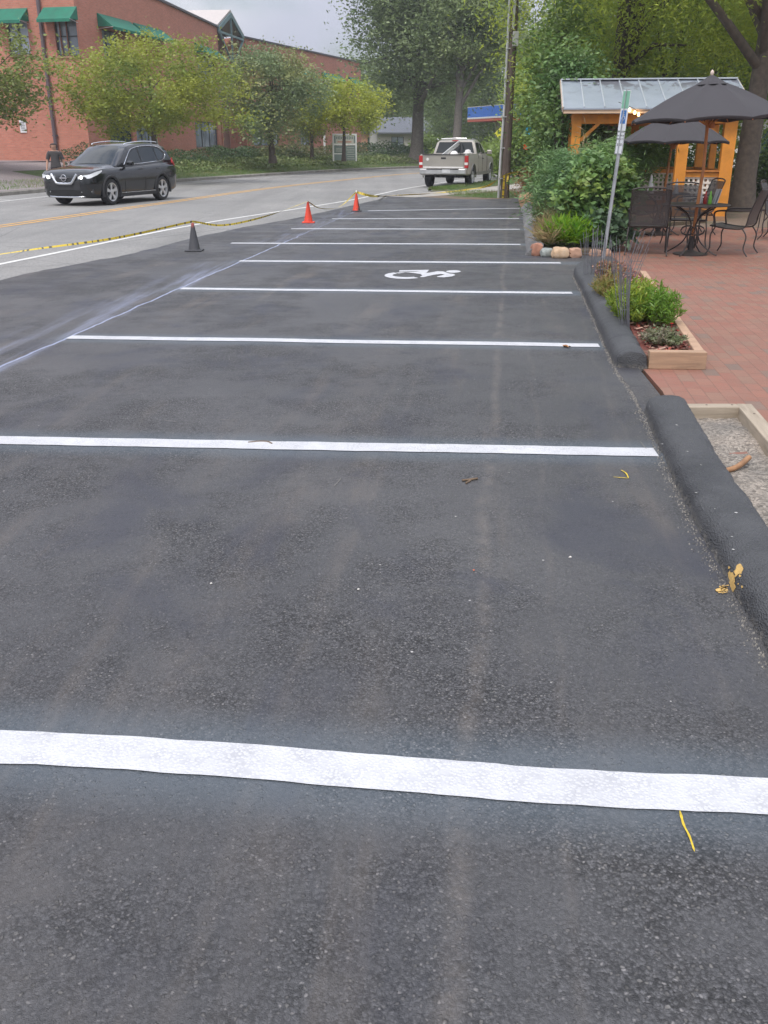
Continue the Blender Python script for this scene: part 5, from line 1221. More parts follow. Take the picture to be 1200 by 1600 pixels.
def pickup(loc, rz):
    paint = carpaint('pewter_paint', (.42, .39, .345), .6, .38)
    lowp = carpaint('pewter_green', (.20, .20, .18), .5, .4)
    root = empty('pickup_truck', loc, rz, 'pewter extended-cab pickup truck stopped at the roadside, seen from behind', 'pickup')
    ring = lambda x, w, zb, zs, zt: [(0, zb), (w * .93, zb), (w * .98, zb + .06), (w * .985, zb + .16), (w, zb + .3), (w, zs - .2), (w * .985, zs - .06), (w * .955, zs), (w * .7, zt), (0, zt)]
    st = [(-2.82, .955, .50, 1.23, 1.23), (-2.79, .985, .48, 1.245, 1.245), (-2.4, .99, .46, 1.245, 1.245), (-1.6, .99, .46, 1.245, 1.245), (-.85, .99, .44, 1.245, 1.245), (-.3, .985, .42, 1.22, 1.22), (.6, .985, .42, 1.20, 1.22), (1.2, .98, .42, 1.17, 1.23), (1.8, .98, .44, 1.13, 1.20), (2.4, .96, .46, 1.09, 1.15), (2.78, .93, .48, 1.04, 1.08), (2.88, .86, .52, .98, 1.0)]
    body = loft(st, ring).build('body', paint, root, smooth=32)
    cuts = []
    for x in (1.95, -1.70):
        for s_ in (1, -1): cuts.append(MB().lathe([(.45, -.24), (.45, .24)], 30, (x, s_ * .92, .42), 'Y').build('c', paint))
    cuts.append(MB().box((-1.80, 0, 1.15), (1.86, 1.66, .9)).build('c', paint))
    sv = root.location.copy(), root.rotation_euler.copy(); root.location = (0, 0, 0); root.rotation_euler = (0, 0, 0); bpy.context.view_layer.update()
    boolcut(body, cuts); root.location, root.rotation_euler = sv
    ys = lambda x, z: .93 - max(z - 1.18, 0) * .30
    tops = [(1.12, 1.22), (.8, 1.48), (.45, 1.72), (.2, 1.775), (-.2, 1.80), (-.55, 1.79), (-.74, 1.74), (-.80, 1.5), (-.86, 1.22)]
    def gring(x, zt):
        h = max(zt - 1.16, .04); return [(0, 1.12), (ys(x, 1.15), 1.12)] + [(ys(x, 1.16 + h * k), 1.16 + h * k) for k in (.3, .65, .86)] + [(ys(x, zt) - .045, 1.16 + h * .965), (ys(x, zt) * .75 - .02, zt), (0, zt + .02)]
    loft(tops, gring).build('cab', paint, root, smooth=30)
    for g_ in ([(.78, 1.26), (.40, 1.60), (.12, 1.66), (.06, 1.24)], [(-.02, 1.24), (.0, 1.665), (-.50, 1.67), (-.62, 1.62), (-.66, 1.25)]): patch('side_window', g_, ys, GLASS, root, .006)
    rows = [[Vector((x_ - .012, u_ * (ys(x_, z_) - .10), z_)) for u_ in (-1, -.5, 0, .5, 1)] for x_, z_ in ((-.762, 1.69), (-.80, 1.5), (-.85, 1.28))]
    quadpatch('rear_window', rows, GLASS, root)
    rows = [[Vector((x_ + .014, u_ * (ys(x_, z_) - .10), z_ + .014)) for u_ in (-1, -.5, 0, .5, 1)] for x_, z_ in ((.5, 1.685), (.8, 1.48), (1.08, 1.26))]
    quadpatch('windscreen', rows, GLASS, root)
    MB().box((-.79, 0, 1.745), (.03, .28, .035)).build('brake_light', REDL, root)
    for x in (1.95, -1.70):
        for s_ in (1, -1):
            wheel(root, x, s_ * .83, .385, .25, 5, .58)
            m = MB(); m.tube([Vector((x + .465 * cos(a), s_ * .985, .42 + .465 * sin(a))) for a in [R(-8 + k * 196 / 14) for k in range(15)]], .022, 8); m.build('wheel_arch', lowp, root, smooth=60)
    for s_ in (1, -1):
        MB().box((-2.785, s_ * .915, .965), (.09, .155, .46)).build('tail_light', REDL, root, bevel=.02)
        MB().box((-2.834, s_ * .915, .90), (.012, .13, .09)).build('reverse_lamp', WH, root)
        MB().box((0.35, s_ * .985, .50), (3.0, .02, .12)).build('side_moulding', lowp, root)
        mm_ = MB().box((.86, s_ * 1.10, 1.30), (.10, .20, .17)); mm_.build('wing_mirror', paint, root, bevel=.03)
        MB().beam((.86, s_ * .93, 1.26), (.86, s_ * 1.05, 1.28), .05, .05).build('mirror_arm', PLAS, root)
        MB().box((-.0 + .12, s_ * .992, 1.06), (.16, .02, .04)).build('door_handle', PLAS, root)
        for xs in ([(.02, 1.2), (.02, .5)], [(.98, 1.15), (1.0, .5)], [(-.80, 1.22), (-.80, .5)]):
            m = MB(); m.tube([Vector((x, s_ * .986, z)) for x, z in xs], .006, 4); m.build('door_seam', SEAM, root)
    MB().box((-2.825, 0, .985), (.03, 1.64, .47)).build('tailgate', paint, root, bevel=.012)
    tg = bpy.data.objects['tailgate']
    MB().box((-2.845, -.0, 1.10), (.02, .20, .07)).build('tailgate_handle', PLAS, tg, bevel=.01)
    MB().box((-2.835, 0, 1.232), (.07, 1.7, .03)).build('tailgate_cap', PLAS, tg)
    MB().box((-2.845, 0, .765), (.02, 1.62, .05)).build('bright_strip', WH, tg)
    MB().lathe([(.055, -2.847), (.055, -2.840)], 16, (0, .64, 1.06), 'X').build('round_badge', WH, tg)
    BUM = mat('dull_chrome', (.50, .50, .50), .35, .7, var=.2, scale=3)
    MB().box((-2.90, 0, .61), (.18, 1.86, .21)).build('rear_bumper', BUM, root, bevel=.035)
    bb = bpy.data.objects['rear_bumper'] if False else None
    MB().box((-2.995, -.15, .635), (.01, .32, .15)).build('number_plate', PL, root)
    MB().box((-2.994, .0, .70), (.012, 1.3, .03)).build('bumper_step', PLAS, root)
    MB().tube([Vector((-2.7, .05, .42)), Vector((-3.0, .05, .42))], .035, 8).build('tow_hitch', PLAS, root)
    MB().box((-2.93, .30, .50), (.02, .10, .14)).build('tow_plug', PLAS, root)
    uc = MB(); uc.box((-1.7, 0, .40), (.14, 1.5, .10)); uc.lathe([(.12, -.14), (.15, 0), (.12, .14)], 12, (-1.7, 0, .38), 'X'); uc.box((-.4, .42, .47), (4.4, .09, .12)); uc.box((-.4, -.42, .47), (4.4, .09, .12)); uc.tube([Vector((0, -.5, .38)), Vector((-2.2, -.55, .40)), Vector((-2.75, -.62, .40))], .03, 6)
    uc.build('underbody', PLAS, root)
    rk = MB(); rk.tube([Vector((-.70, .62, 1.81)), Vector((-.72, .0, 1.84)), Vector((-.70, -.45, 1.83))], .018, 6); rk.tube([Vector((-.72, .72, 1.77)), Vector((-.74, .80, 1.82))], .02, 6); rk.build('roof_rack', RIM, root)
    return root
pk_loc = (3.16, 41.4, .0); pk_rz = R(90 - 17)
pk = pickup(pk_loc, pk_rz)
fwd = Vector((cos(pk_rz), sin(pk_rz), 0)); lft = Vector((-sin(pk_rz), cos(pk_rz), 0))
def bedpt(f, l, z): return Vector(pk_loc) + fwd * f + lft * l + Vector((0, 0, z))
ld = MB(); a = bedpt(-2.45, .62, .75); b = bedpt(-1.0, -.20, 1.62)
for dz in (0, .10): ld.beam((b - b) + Vector((0, 0, dz)) * 1, (b - a) + Vector((0, 0, dz)), .05, .06)
for k in range(7): ld.beam((b - a) * (k / 6.5 + .04), (b - a) * (k / 6.5 + .04) + Vector((0, 0, .1)), .03, .03)
o = ld.build('folded_ramp', mat('pale_aluminium', (.55, .55, .53), .4, .4)); o.location = a; tag(o, 'pale folded ramp leaning across the pickup bed against the cab', 'ramp')
gr = empty('walk_behind_machine', bedpt(-1.45, -.1, .72), pk_rz, 'white and black machine standing in the pickup bed', 'machine')
MB().lathe([(.14, 0), (.20, .06), (.20, .3), (.12, .42), (.05, .46)], 14, (0, 0, .18)).build('engine', WH, gr, smooth=40)
MB().box((0, 0, .16), (.55, .5, .10)).build('deck', mat('black_deck', (.05, .05, .055), .6), gr, bevel=.02)
hb = MB(); hb.tube(catmull([Vector((.1, .22, .2)), Vector((.35, .22, .75)), Vector((.45, .12, .95)), Vector((.45, -.12, .95)), Vector((.35, -.22, .75)), Vector((.1, -.22, .2))], 5), .022, 6); hb.build('handlebar', PLAS, gr, smooth=60)
for y_ in (-.24, .24):
    for x_ in (-.18, .18): MB().lathe([(.10, -.03), (.10, .03)], 14, (x_, y_, .10), 'Y').build('wheel', TYRE, gr)
o = MB().lathe([(.04, 0), (.16, .02), (.17, .07), (.12, .09), (.10, .16), (.03, .18)], 16).build('hard_hat', WH, smooth=40); o.location = bedpt(-2.55, -.905, 1.235); tag(o, 'white cap resting on the right rear corner of the pickup bed', 'cap')
# ================================================================ PERSON
def person(loc, rz):
    SK = mat('skin', (.40, .22, .15), .6, var=.08, scale=20, bump=.05); SH = mat('dark_tshirt', (.055, .05, .05), .85, var=.15, scale=8, bump=.2); TR = mat('dark_trousers', (.03, .032, .04), .85, var=.15, scale=8, bump=.2); HR_ = mat('black_hair', (.012, .01, .01), .6)
    J = {}; V = []; E_ = []; Rd = []
    def j(n, p, r, par=None):
        J[n] = len(V); V.append(p); Rd.append(r)
        if par: E_.append((J[par], J[n]))
    j('pel', (0, 0, .96), .15); j('sp', (0, .0, 1.10), .14, 'pel'); j('ch', (0, 0, 1.28), .165, 'sp'); j('sh', (0, 0, 1.42), .12, 'ch'); j('nk', (0, .01, 1.48), .064, 'sh'); j('h0', (0, .02, 1.55), .085, 'nk'); j('h1', (0, .025, 1.63), .118, 'h0'); j('h2', (0, .015, 1.71), .105, 'h1')
    for s_, n in ((1, 'l'), (-1, 'r')):
        ph = s_
        j(n + 's', (s_ * .19, 0, 1.40), .07, 'sh'); j(n + 'e', (s_ * .27, .03 * ph, 1.13), .045, n + 's'); j(n + 'w', (s_ * .30, .10 * ph + .05, .89), .03, n + 'e'); j(n + 'h', (s_ * .30, .12 * ph + .06, .81), .036, n + 'w')
        for k in range(4): j(n + 'f%d' % k, (s_ * .30 + .004, .12 * ph + .03 + k * .02, .73 + .008 * abs(k - 1.5)), .009, n + 'h')
        j(n + 't', (s_ * .275, .14 * ph + .10, .77), .011, n + 'h')
        j(n + 'hip', (s_ * .10, 0, .90), .10, 'pel'); j(n + 'k', (s_ * .11, .14 * ph, .50), .062, n + 'hip'); j(n + 'a', (s_ * .11, .12 * ph - .10, .09), .042, n + 'k'); j(n + 'ft', (s_ * .12, .12 * ph + .08, .04), .038, n + 'a')
    me = bpy.data.meshes.new('person'); me.from_pydata(V, E_, []); o = bpy.data.objects.new('person', me); COL.objects.link(o)
    md = o.modifiers.new('skin', 'SKIN'); sk = me.skin_vertices[0].data
    for i, r in enumerate(Rd): sk[i].radius = (r, r * (.72 if i in (J['ch'], J['sp'], J['pel']) else 1))
    sk[0].use_root = True
    o.modifiers.new('sub', 'SUBSURF').levels = 2; bake(o)
    me = o.data; me.materials.clear(); me.materials.append(SK)
    for p in me.polygons: p.use_smooth = True
    # clothes as shells over the body
    def shell(name, test, m, th):
        bm = bmesh.new(); bm.from_mesh(me); bmesh.ops.delete(bm, geom=[f for f in bm.faces if not test(f.calc_center_median())], context='FACES')
        bm.normal_update()
        for v in bm.verts: v.co += v.normal * th
        nm = bpy.data.meshes.new(name); bm.to_mesh(nm); bm.free(); nm.materials.clear(); nm.materials.append(m); c = bpy.data.objects.new(name, nm); COL.objects.link(c); c.parent = o
        for p in nm.polygons: p.use_smooth = True
        so_ = c.modifiers.new('s', 'SOLIDIFY'); so_.thickness = .008; so_.offset = 0
    shell('tshirt', lambda c: .90 < c.z < 1.46 and not (abs(c.x) > .235 and c.z < 1.20) , SH, .014)
    shell('trousers', lambda c: .10 < c.z < .97 and abs(c.x) < .235, TR, .010)
    shell('shoe', lambda c: c.z < .085, mat('shoe', (.05, .045, .04), .7), .008)
    shell('hair', lambda c: c.z > 1.58 and (c.y < .05 or c.z > 1.665), HR_, .016)
    f = MB()
    for s_ in (-1, 1): f.lathe([(.001, -.006), (.011, 0), (.001, .006)], 8, (s_ * .033, .113, 1.655), 'Y')
    f.build('eye', HR_, o)
    f = MB(); f.lathe([(.004, .02), (.012, -.015), (.002, -.022)], 8, (0, .128, 1.625)); f.build('nose', SK, o, smooth=60)
    MB().box((0, .112, 1.578), (.045, .01, .008)).build('mouth', mat('lips', (.3, .12, .1), .6), o)
    o.location = loc; o.rotation_euler[2] = rz
    return tag(o, 'man in a dark T-shirt walking behind the black SUV', 'person')
pp_ = Vector(((86 - 600) / FPX * 34.2 / 1.0, 36.4, 0))
pm_ = person((-11.2, 33.6, .0), R(180 + 10)); pm_.scale = (.95, .95, .95)
# ================================================================ BUILDINGS
def brickwall(name, dirv, c1, c2):
    t = NT(name); p = t.pos(); s_ = t.n('ShaderNodeSeparateXYZ'); t.l(p, s_.inputs[0])
    u = t.math('ADD', t.math('MULTIPLY', s_.outputs[0], dirv[0]), t.math('MULTIPLY', s_.outputs[1], dirv[1]))
    cb = t.n('ShaderNodeCombineXYZ'); t.l(u, cb.inputs[0]); t.l(s_.outputs[2], cb.inputs[1])
    b = t.n('ShaderNodeTexBrick'); t.l(cb.outputs[0], b.inputs['Vector'])
    for k, v in (('Scale', 1.0), ('Mortar Size', .006), ('Brick Width', .21), ('Row Height', .075)): b.inputs[k].default_value = v
    b.inputs['Color1'].default_value = (*c1, 1); b.inputs['Color2'].default_value = (*c2, 1); b.inputs['Mortar'].default_value = (.40, .27, .22, 1)
    col = t.mix(t.mapr(t.noise(p, .5, 7, .7), .4, .7, 0, .35), b.outputs['Color'], (.30, .12, .08))
    st_ = t.mapping(cb.outputs[0], (1.6, .18, 1)); col = t.mix(t.mapr(t.noise(st_, 1.5, 5), .55, .75, 0, .3), col, (.46, .26, .20))
    t.pbr(col, .85, 0, t.bump(t.math('SUBTRACT', 1.0, b.outputs['Fac']), .4, .008)); return t.m
BR = brickwall('red_brick', (.1, .99), (.58, .215, .145), (.47, .165, .11)); BR2 = brickwall('red_brick_end_wall', (.98, -.18), (.58, .215, .145), (.47, .165, .11))
FRAME = mat('dark_window_frame', (.035, .04, .045), .5, bump=0); AWN = mat('green_awning', (.012, .16, .10), .7, var=.2, scale=3, bump=.1); COP = mat('coping', (.10, .09, .10), .5, .3)
def wglass():
    t = NT('window_glass'); p = t.pos(); t.pbr(t.mix(t.mapr(t.noise(p, .6, 3), .4, .6), (.16, .19, .23), (.42, .47, .55)), .05, 0, t.bump(t.noise(p, 2.5, 2), .04, .01), Specular_IOR_Level=.9); return t.m  # patchy sky reflection painted into the pane colour
WG = wglass(); DARK = mat('dark_inside', (.02, .02, .02), .9, bump=0); DOORG = mat('dark_green_door', (.015, .045, .035), .4, bump=0); STONE_S = mat('sill_stone', (.36, .19, .13), .8)
def wall(root, A, B, z0, z1, ops, m, th=.35, name='wall', coping=True):
    """straight wall from A to B (outside is on the right-hand side going A to B) with openings (s0,s1,za,zb)"""
    A = Vector((A[0], A[1], 0)); B = Vector((B[0], B[1], 0)); L = (B - A).length; d = (B - A) / L; nr = Vector((d.y, -d.x, 0))
    S = sorted({0, L} | {v for o in ops for v in o[:2]}); Z = sorted({z0, z1} | {v for o in ops for v in o[2:4]})
    P = lambda s_, z, dep=0: A + d * s_ - nr * dep + Vector((0, 0, z))
    mb = MB()
    for a, b in zip(S, S[1:]):
        for c, e in zip(Z, Z[1:]):
            if any(o[0] - 1e-6 <= a and b <= o[1] + 1e-6 and o[2] - 1e-6 <= c and e <= o[3] + 1e-6 for o in ops): continue
            mb.add([P(a, c), P(b, c), P(b, e), P(a, e)], [(0, 1, 2, 3)])
    for s0, s1, za, zb in [o[:4] for o in ops]:
        for q in ([(s0, za), (s1, za)], [(s1, za), (s1, zb)], [(s1, zb), (s0, zb)], [(s0, zb), (s0, za)]):
            mb.add([P(*q[0]), P(*q[1]), P(*q[1], .16), P(*q[0], .16)], [(0, 1, 2, 3)])
    mb.add([P(0, z1), P(L, z1), P(L, z1, th), P(0, z1, th)], [(0, 1, 2, 3)]); mb.add([P(0, z0, th), P(L, z0, th), P(L, z1, th), P(0, z1, th)], [(0, 1, 2, 3)])
    w = mb.build(name, m, root)
    if coping: MB().beam(P(-.03, z1 + .05, th / 2 - .05), P(L + .03, z1 + .05, th / 2 - .05), th + .12, .12).build('coping', COP, root)
    return P, d, nr, L
def window(root, P, o, kind='sash', name='window'):
    s0, s1, za, zb = o[:4]; f = MB(); D = .12; w = .055
    def fb(a, c, b, e): f.beam(P(a, c, D), P(b, e, D), w, .06, up=Vector((P(0, 0, 1) - P(0, 0, 0))))
    fb(s0 + w / 2, za, s0 + w / 2, zb); fb(s1 - w / 2, za, s1 - w / 2, zb)
    for z in (za + w / 2, zb - w / 2): f.beam(P(s0 + w, z, D), P(s1 - w, z, D), .06, w)
    n = 2 if s1 - s0 < 1.6 else 3
    if kind == 'shop': n = 3
    for k in range(1, n): s_ = s0 + (s1 - s0) * k / n; f.beam(P(s_, za + w, D), P(s_, zb - w, D), w * (1.4 if n == 2 else 1), .05, up=Vector((P(0, 0, 1) - P(0, 0, 0))))
    if kind == 'sash': f.beam(P(s0 + w, (za + zb) / 2, D), P(s1 - w, (za + zb) / 2, D), .05, .05)
    fo = f.build(name, FRAME, root)
    g_ = MB().add([P(s0, za, .15), P(s1, za, .15), P(s1, zb, .15), P(s0, zb, .15)], [(0, 1, 2, 3)]); g_.build('pane', DOORG if kind == 'door' else WG, fo)
    if kind != 'door': MB().beam(P(s0 - .06, za - .05, .0), P(s1 + .06, za - .05, .0), .14, .09).build('sill', STONE_S, fo)
    return fo
def awning(root, P, nr, s0, s1, zt, zb, proj):
    a, b = P(s0, zt), P(s1, zt); c, d_ = P(s0, zb, -proj), P(s1, zb, -proj); lo = Vector((0, 0, -.13))
    m = MB().add([a, b, d_, c, c + lo, d_ + lo, P(s0, zb - .0), P(s1, zb - .0)], [(0, 1, 2, 3), (3, 2, 5, 4), (0, 3, 6), (1, 7, 2)])
    o = m.build('awning', AWN, root); o.modifiers.new('s', 'SOLIDIFY').thickness = .02
    fr = MB(); fr.tube([P(s0 + .03, zb - .1), c + Vector((0, 0, -.02))], .015, 5); fr.tube([P(s1 - .03, zb - .1), d_ + Vector((0, 0, -.02))], .015, 5); fr.build('awning_frame', RIM, o)
def sx_on(px, py, A, B):
    """distance along A-B where the view ray through a pixel column meets the wall"""
    r = ray(px, py); A = Vector((A[0], A[1])); B = Vector((B[0], B[1])); d = (B - A).normalized()
    # A + s d = t r
    det = d.x * (-r.y) + d.y * r.x; return (-A.x * (-r.y) - A.y * r.x) / det
ZB = .86
# --- building with the end wall
C0 = (-14.75, 48.0); C1 = (-12.55, 58.5); C2 = (-11.45, 71.0); E0 = (-34.0, 52.3)
rootA = empty('brick_building', (C0[0], C0[1], ZB), 0, 'two-storey red brick building with green awnings at the upper left', 'building')
rA = rootA; rA.location = (0, 0, 0)
LE = (Vector(C0) - Vector(E0)).length
def seg_ops(A, B, cols): return [(max(.2, sx_on(a, y, A, B)), sx_on(b, y, A, B), za, zb) for a, b, y, za, zb in cols]
ops = seg_ops(E0, C0, [(12, 45, 60, 5.55, 7.05), (86.5, 121.5, 60, 5.45, 7.1)])
P_, d_, n_, L_ = wall(rA, E0, C0, ZB - .3, 10.2, ops, BR2)
for o in ops: window(rA, P_, o); awning(rA, P_, n_, o[0] - .42, o[1] + .12, 7.48, 6.92, .75)
dp = MB(); sp0 = sx_on(75, 110, E0, C0); dp.tube([P_(sp0, ZB, -.12), P_(sp0 - .02, 5, -.12), P_(sp0 - .02, 9.1, -.12)], .085, 10); dp.box(P_(sp0, 9.3, -.14), (.34, .28, .4)); dp.build('downpipe', mat('brown_downpipe', (.12, .09, .10), .5), rA)
dpb = MB()
for z in (2, 4.2, 6.4, 8.3): dpb.box(P_(sp0, z, -.06), (.26, .16, .06))
dpb.build('downpipe_bracket', COP, rA)
sg = MB().box((0, 0, 0), (.34, .03, .58)); so_ = sg.build('wall_sign', mat('white_sign', (.66, .66, .66), .5, bump=0)); so_.location = P_(sx_on(37, 202, E0, C0), 2.42, -.02); so_.rotation_euler[2] = math.atan2(d_.y, d_.x)
tag(so_, 'small white parking notice fixed low on the brick end wall', 'sign')
for i, z in enumerate((.17, .10, .03, -.04, -.11, -.18)):
    MB().box((0, -.017, z), (.24 - .05 * (i % 2), .004, .035)).build('lettering', mat('grey_lettering', (.25, .25, .27), .6, bump=0), so_)
# front facade in two gently angled runs
cols1 = [(160, 184, 60, 5.5, 6.95), (215, 262, 80, 5.5, 6.95), (172, 207, 205, ZB, 3.15), (213, 245, 205, 1.6, 3.0)]
ops = seg_ops(C0, C1, cols1); ops = [o for o in ops if o[1] < 10.6]
P_, d_, n_, L_ = wall(rA, C0, C1, ZB - .3, 9.05 + .0, ops, BR)
for o in ops: window(rA, P_, o, 'door' if o[2] == ZB else 'sash')
for a, b in ((152, 204), (207, 281)):
    s0 = max(.15, sx_on(a, 30, C0, C1)); s1 = min(10.6, sx_on(b, 52, C0, C1)); awning(rA, P_, n_, s0, s1, 7.6, 7.0, .8)
cols2 = [(306, 341, 214, 1.4, 3.0), (346, 368, 214, ZB, 3.0), (308, 336, 90, 5.2, 6.95)]
ops = [o for o in seg_ops(C1, C2, cols2) if o[0] < 12.0]; ops = [(o[0], min(o[1], 12.3), o[2], o[3]) for o in ops]
if len(ops) > 1 and ops[0][1] > ops[1][0] - .3 and ops[1][2] == ZB: ops.pop(1)
P_, d_, n_, L_ = wall(rA, C1, C2, ZB - .3, 9.05, ops, BR)
for o in ops: window(rA, P_, o, 'door' if o[2] == ZB else 'shop')
awning(rA, P_, n_, sx_on(304, 75, C1, C2), min(12.4, sx_on(338, 80, C1, C2)), 7.6, 7.0, .8)
wall(rA, C2, (-22, 72.5), ZB - .3, 9.05, [], BR, coping=False, name='rear_return')
rfm = MB(); rfm.add([(E0[0], E0[1], 9.0), (C0[0], C0[1], 9.0), (C1[0], C1[1], 9.0), (C2[0], C2[1], 9.0), (-40, 73, 9.0)], [(0, 1, 2, 3, 4)]); rfm.v = [(x - .2, y + .3, 8.6) for x, y, z in rfm.v]
rfm.build('flat_roof', COP, rA)
# the end wall parapet steps up; a dark recessed entrance with a pale gabled roof links to the far wing
S2 = (-10.6, 76.8); E2 = (-2.3, 100.5)
rG = empty('gabled_porch', (0, 0, 0), 0, 'recessed gabled porch with pale roof and teal timber truss between the two brick wings', 'building')
P_, d_, n_, L_ = wall(rG, (C2[0] - 1.3, C2[1] + .02), (S2[0] - 1.3, S2[1] - .02), ZB, 9.0, [(1.6, 3.9, ZB, 3.2), (1.4, 4.2, 4.6, 7.6)], brickwall('porch_brick', (0, 1), (.22, .10, .08), (.17, .08, .065)), coping=False)
for o in [(1.6, 3.9, ZB, 3.2), (1.4, 4.2, 4.6, 7.6)]: window(rG, P_, o, 'shop')
TEAL = mat('teal_timber', (.16, .24, .25), .6, var=.1); zt0, zt1 = 8.95, 10.15; A3 = Vector((C2[0] + .12, C2[1] - .1, 0)); B3 = Vector((S2[0] + .12, S2[1] + .1, 0)); Mx = (A3 + B3) / 2
up = Vector((0, 0, 1)); tr = MB()
for a, b, w in ((A3 + up * zt0, Mx + up * zt1, .28), (B3 + up * zt0, Mx + up * zt1, .28), (A3 + up * (zt0 - .15), B3 + up * (zt0 - .15), .14), (Mx + up * zt1, Mx + up * 6.9, .14), (A3 + up * (zt0 - .1), Mx + up * 6.9, .12), (B3 + up * (zt0 - .1), Mx + up * 6.9, .12)): tr.beam(a, b, .12, w)
tr.build('truss', TEAL, rG)
rr = MB(); bk = Vector((-9.5, 1.2, 0)); th_ = Vector((0, 0, .14))
for s_ in (A3 + up * (zt0 + .12) + (A3 - Mx) * .06, B3 + up * (zt0 + .12) + (B3 - Mx) * .06):
    a = Mx + up * (zt1 + .18); rr.add([s_, a, a + bk, s_ + bk, s_ + th_, a + th_, a + bk + th_, s_ + bk + th_], [(0, 1, 2, 3), (4, 5, 6, 7), (0, 1, 5, 4), (0, 3, 7, 4)])
rr.build('roof', mat('pale_roof', (.48, .43, .40), .6, var=.1), rG)
MB().add([A3 + up * zt0 + Vector((-1.2, 0, 0)), B3 + up * zt0 + Vector((-1.2, 0, 0)), Mx + up * zt1 + Vector((-1.2, 0, 0))], [(0, 1, 2)]).build('gable_infill', mat('gable_dark', (.06, .065, .08), .6), rG)
# far wing
rB = empty('brick_wing', (0, 0, 0), 0, 'far red brick wing with flat parapet and small green awnings behind the street trees', 'building')
BR3 = brickwall('red_brick_wing', (.33, .94), (.58, .215, .145), (.47, .165, .11))
ops = seg_ops(S2, E2, [(396, 436, 214, 1.5, 3.0), (470, 485, 214, 1.5, 3.0), (505, 530, 130, 5.4, 6.9), (546, 558, 130, 5.4, 6.9), (455, 478, 120, 5.4, 6.9)])
P_, d_, n_, L_ = wall(rB, S2, E2, ZB - .3, 9.0, ops, BR3)
for o in ops: window(rB, P_, o, 'shop' if o[2] < 3 else 'sash')
for o in ops[2:]: awning(rB, P_, n_, o[0] - .3, o[1] + .3, 7.6, 7.0, .75)
o = ops[0]; bn_ = MB(); s0 = o[0] + (o[1] - o[0]) * .36; s1 = o[0] + (o[1] - o[0]) * .78
lb = mat('poster_white', (.72, .70, .70), .6, bump=0); lr = mat('poster_red', (.62, .10, .10), .6, bump=0)
bp = MB().add([P_(s0, 2.1, .02), P_(s1, 1.98, .02), P_(s1, 2.75, .02), P_(s0, 2.8, .02), P_(s0, 2.1, .04), P_(s1, 1.98, .04), P_(s1, 2.75, .04), P_(s0, 2.8, .04)], [(0, 1, 2, 3), (4, 5, 6, 7), (0, 1, 5, 4), (1, 2, 6, 5), (2, 3, 7, 6), (3, 0, 4, 7)]).build('window_poster', lb)
tag(bp, 'white poster with red bands in the ground-floor window beside the second street tree', 'poster')
rb_ = MB()
for za, zb_ in ((2.62, 2.7), (2.36, 2.46), (2.12, 2.2)): rb_.add([P_(s0 + .05, za, .015), P_(s1 - .05, za - .04, .015), P_(s1 - .05, zb_ - .04, .015), P_(s0 + .05, zb_, .015)], [(0, 1, 2, 3)])
rb_.build('red_band', lr, bp)
wall(rB, E2, (-14, 106), ZB - .3, 9.0, [], BR3, name='end_wall', coping=False)
wall(rB, (-14, 79), S2, ZB - .3, 9.0, [], BR3, name='near_return', coping=False)
# --- tenant sign board in front
sb = atY(520, 240, 66); sb1 = atY(553, 240, 70)
A = Vector((sb.x, 66, 0)); B = Vector((sb.x + 1.62, 66.35, 0)); rS = empty('business_sign', (A.x, A.y, .55), math.atan2(B.y - A.y, B.x - A.x), 'white-framed tenant directory sign with grey panels standing in the planting by the far wing', 'sign')
WF = mat('white_sign_frame', (.70, .70, .68), .6, bump=0); PG = mat('sign_panel_green', (.17, .22, .20), .5, var=.15, scale=8, bump=0); PC = mat('sign_panel_cream', (.50, .50, .42), .6, bump=0); TX = mat('sign_letter_dark', (.12, .16, .15), .6, bump=0)
for x in (.04, 1.58): MB().box((x, 0, .85), (.09, .10, 1.7)).build('sign_post', WF, rS)
MB().box((.81, 0, 1.66), (1.46, .08, .08)).build('crossbar', WF, rS); MB().box((.81, 0, 1.03), (1.46, .08, .08)).build('crossbar', WF, rS); MB().box((.81, 0, .50), (.06, .08, .98)).build('divider', WF, rS); MB().box((.42, 0, .46), (.72, .08, .06)).build('crossbar', WF, rS)
MB().box((.81, 0, 1.345), (1.46, .04, .55)).build('top_panel', PC, rS)
for c, d in (((.14, -.03, 1.35), (.12, .01, .44)), ((1.48, -.03, 1.35), (.12, .01, .44))): MB().box(c, d).build('panel_border', PG, rS)
for x in range(11): MB().box((.28 + x * .105, -.03, 1.45), (.06, .012, .15 + .03 * (x % 3))).build('lettering', TX, rS)
MB().box((.8, -.03, 1.2), (.95, .012, .09)).build('lettering', mat('sign_letter_rust', (.45, .25, .18), .6, bump=0), rS)
MB().box((.42, 0, .74), (.68, .04, .46)).build('side_panel', PG, rS); MB().box((1.2, 0, .50), (.68, .04, .92)).build('side_panel', PG, rS); MB().box((.42, 0, .24), (.68, .04, .36)).build('side_panel', PG, rS)
for z in (.62, .7, .78): MB().box((.42, -.03, z), (.4, .012, .03)).build('lettering', PC, rS)
for k in range(6): MB().box((1.2, -.03, .14 + k * .14), (.55 - .1 * (k % 2), .012, .03)).build('lettering', PC, rS)
# leaning white post by the first street tree
p = atY(243, 232, 44); MB().box((0, 0, 0), (.10, .03, 1.8)).build('marker_post', mat('white_post', (.62, .62, .60), .6)).location = (p.x + .15, 43.9, 1.25)
o = bpy.data.objects['marker_post']; o.rotation_euler[1] = R(-6); tag(o, 'leaning white post beside the first street tree trunk', 'post')
p = atY(507, 222, 72); o = MB().box((0, 0, 0), (.14, .1, 1.6)).build('marker_post', WF); o.location = (p.x, 72, 1.45); tag(o, 'short white post left of the tenant directory sign', 'post')
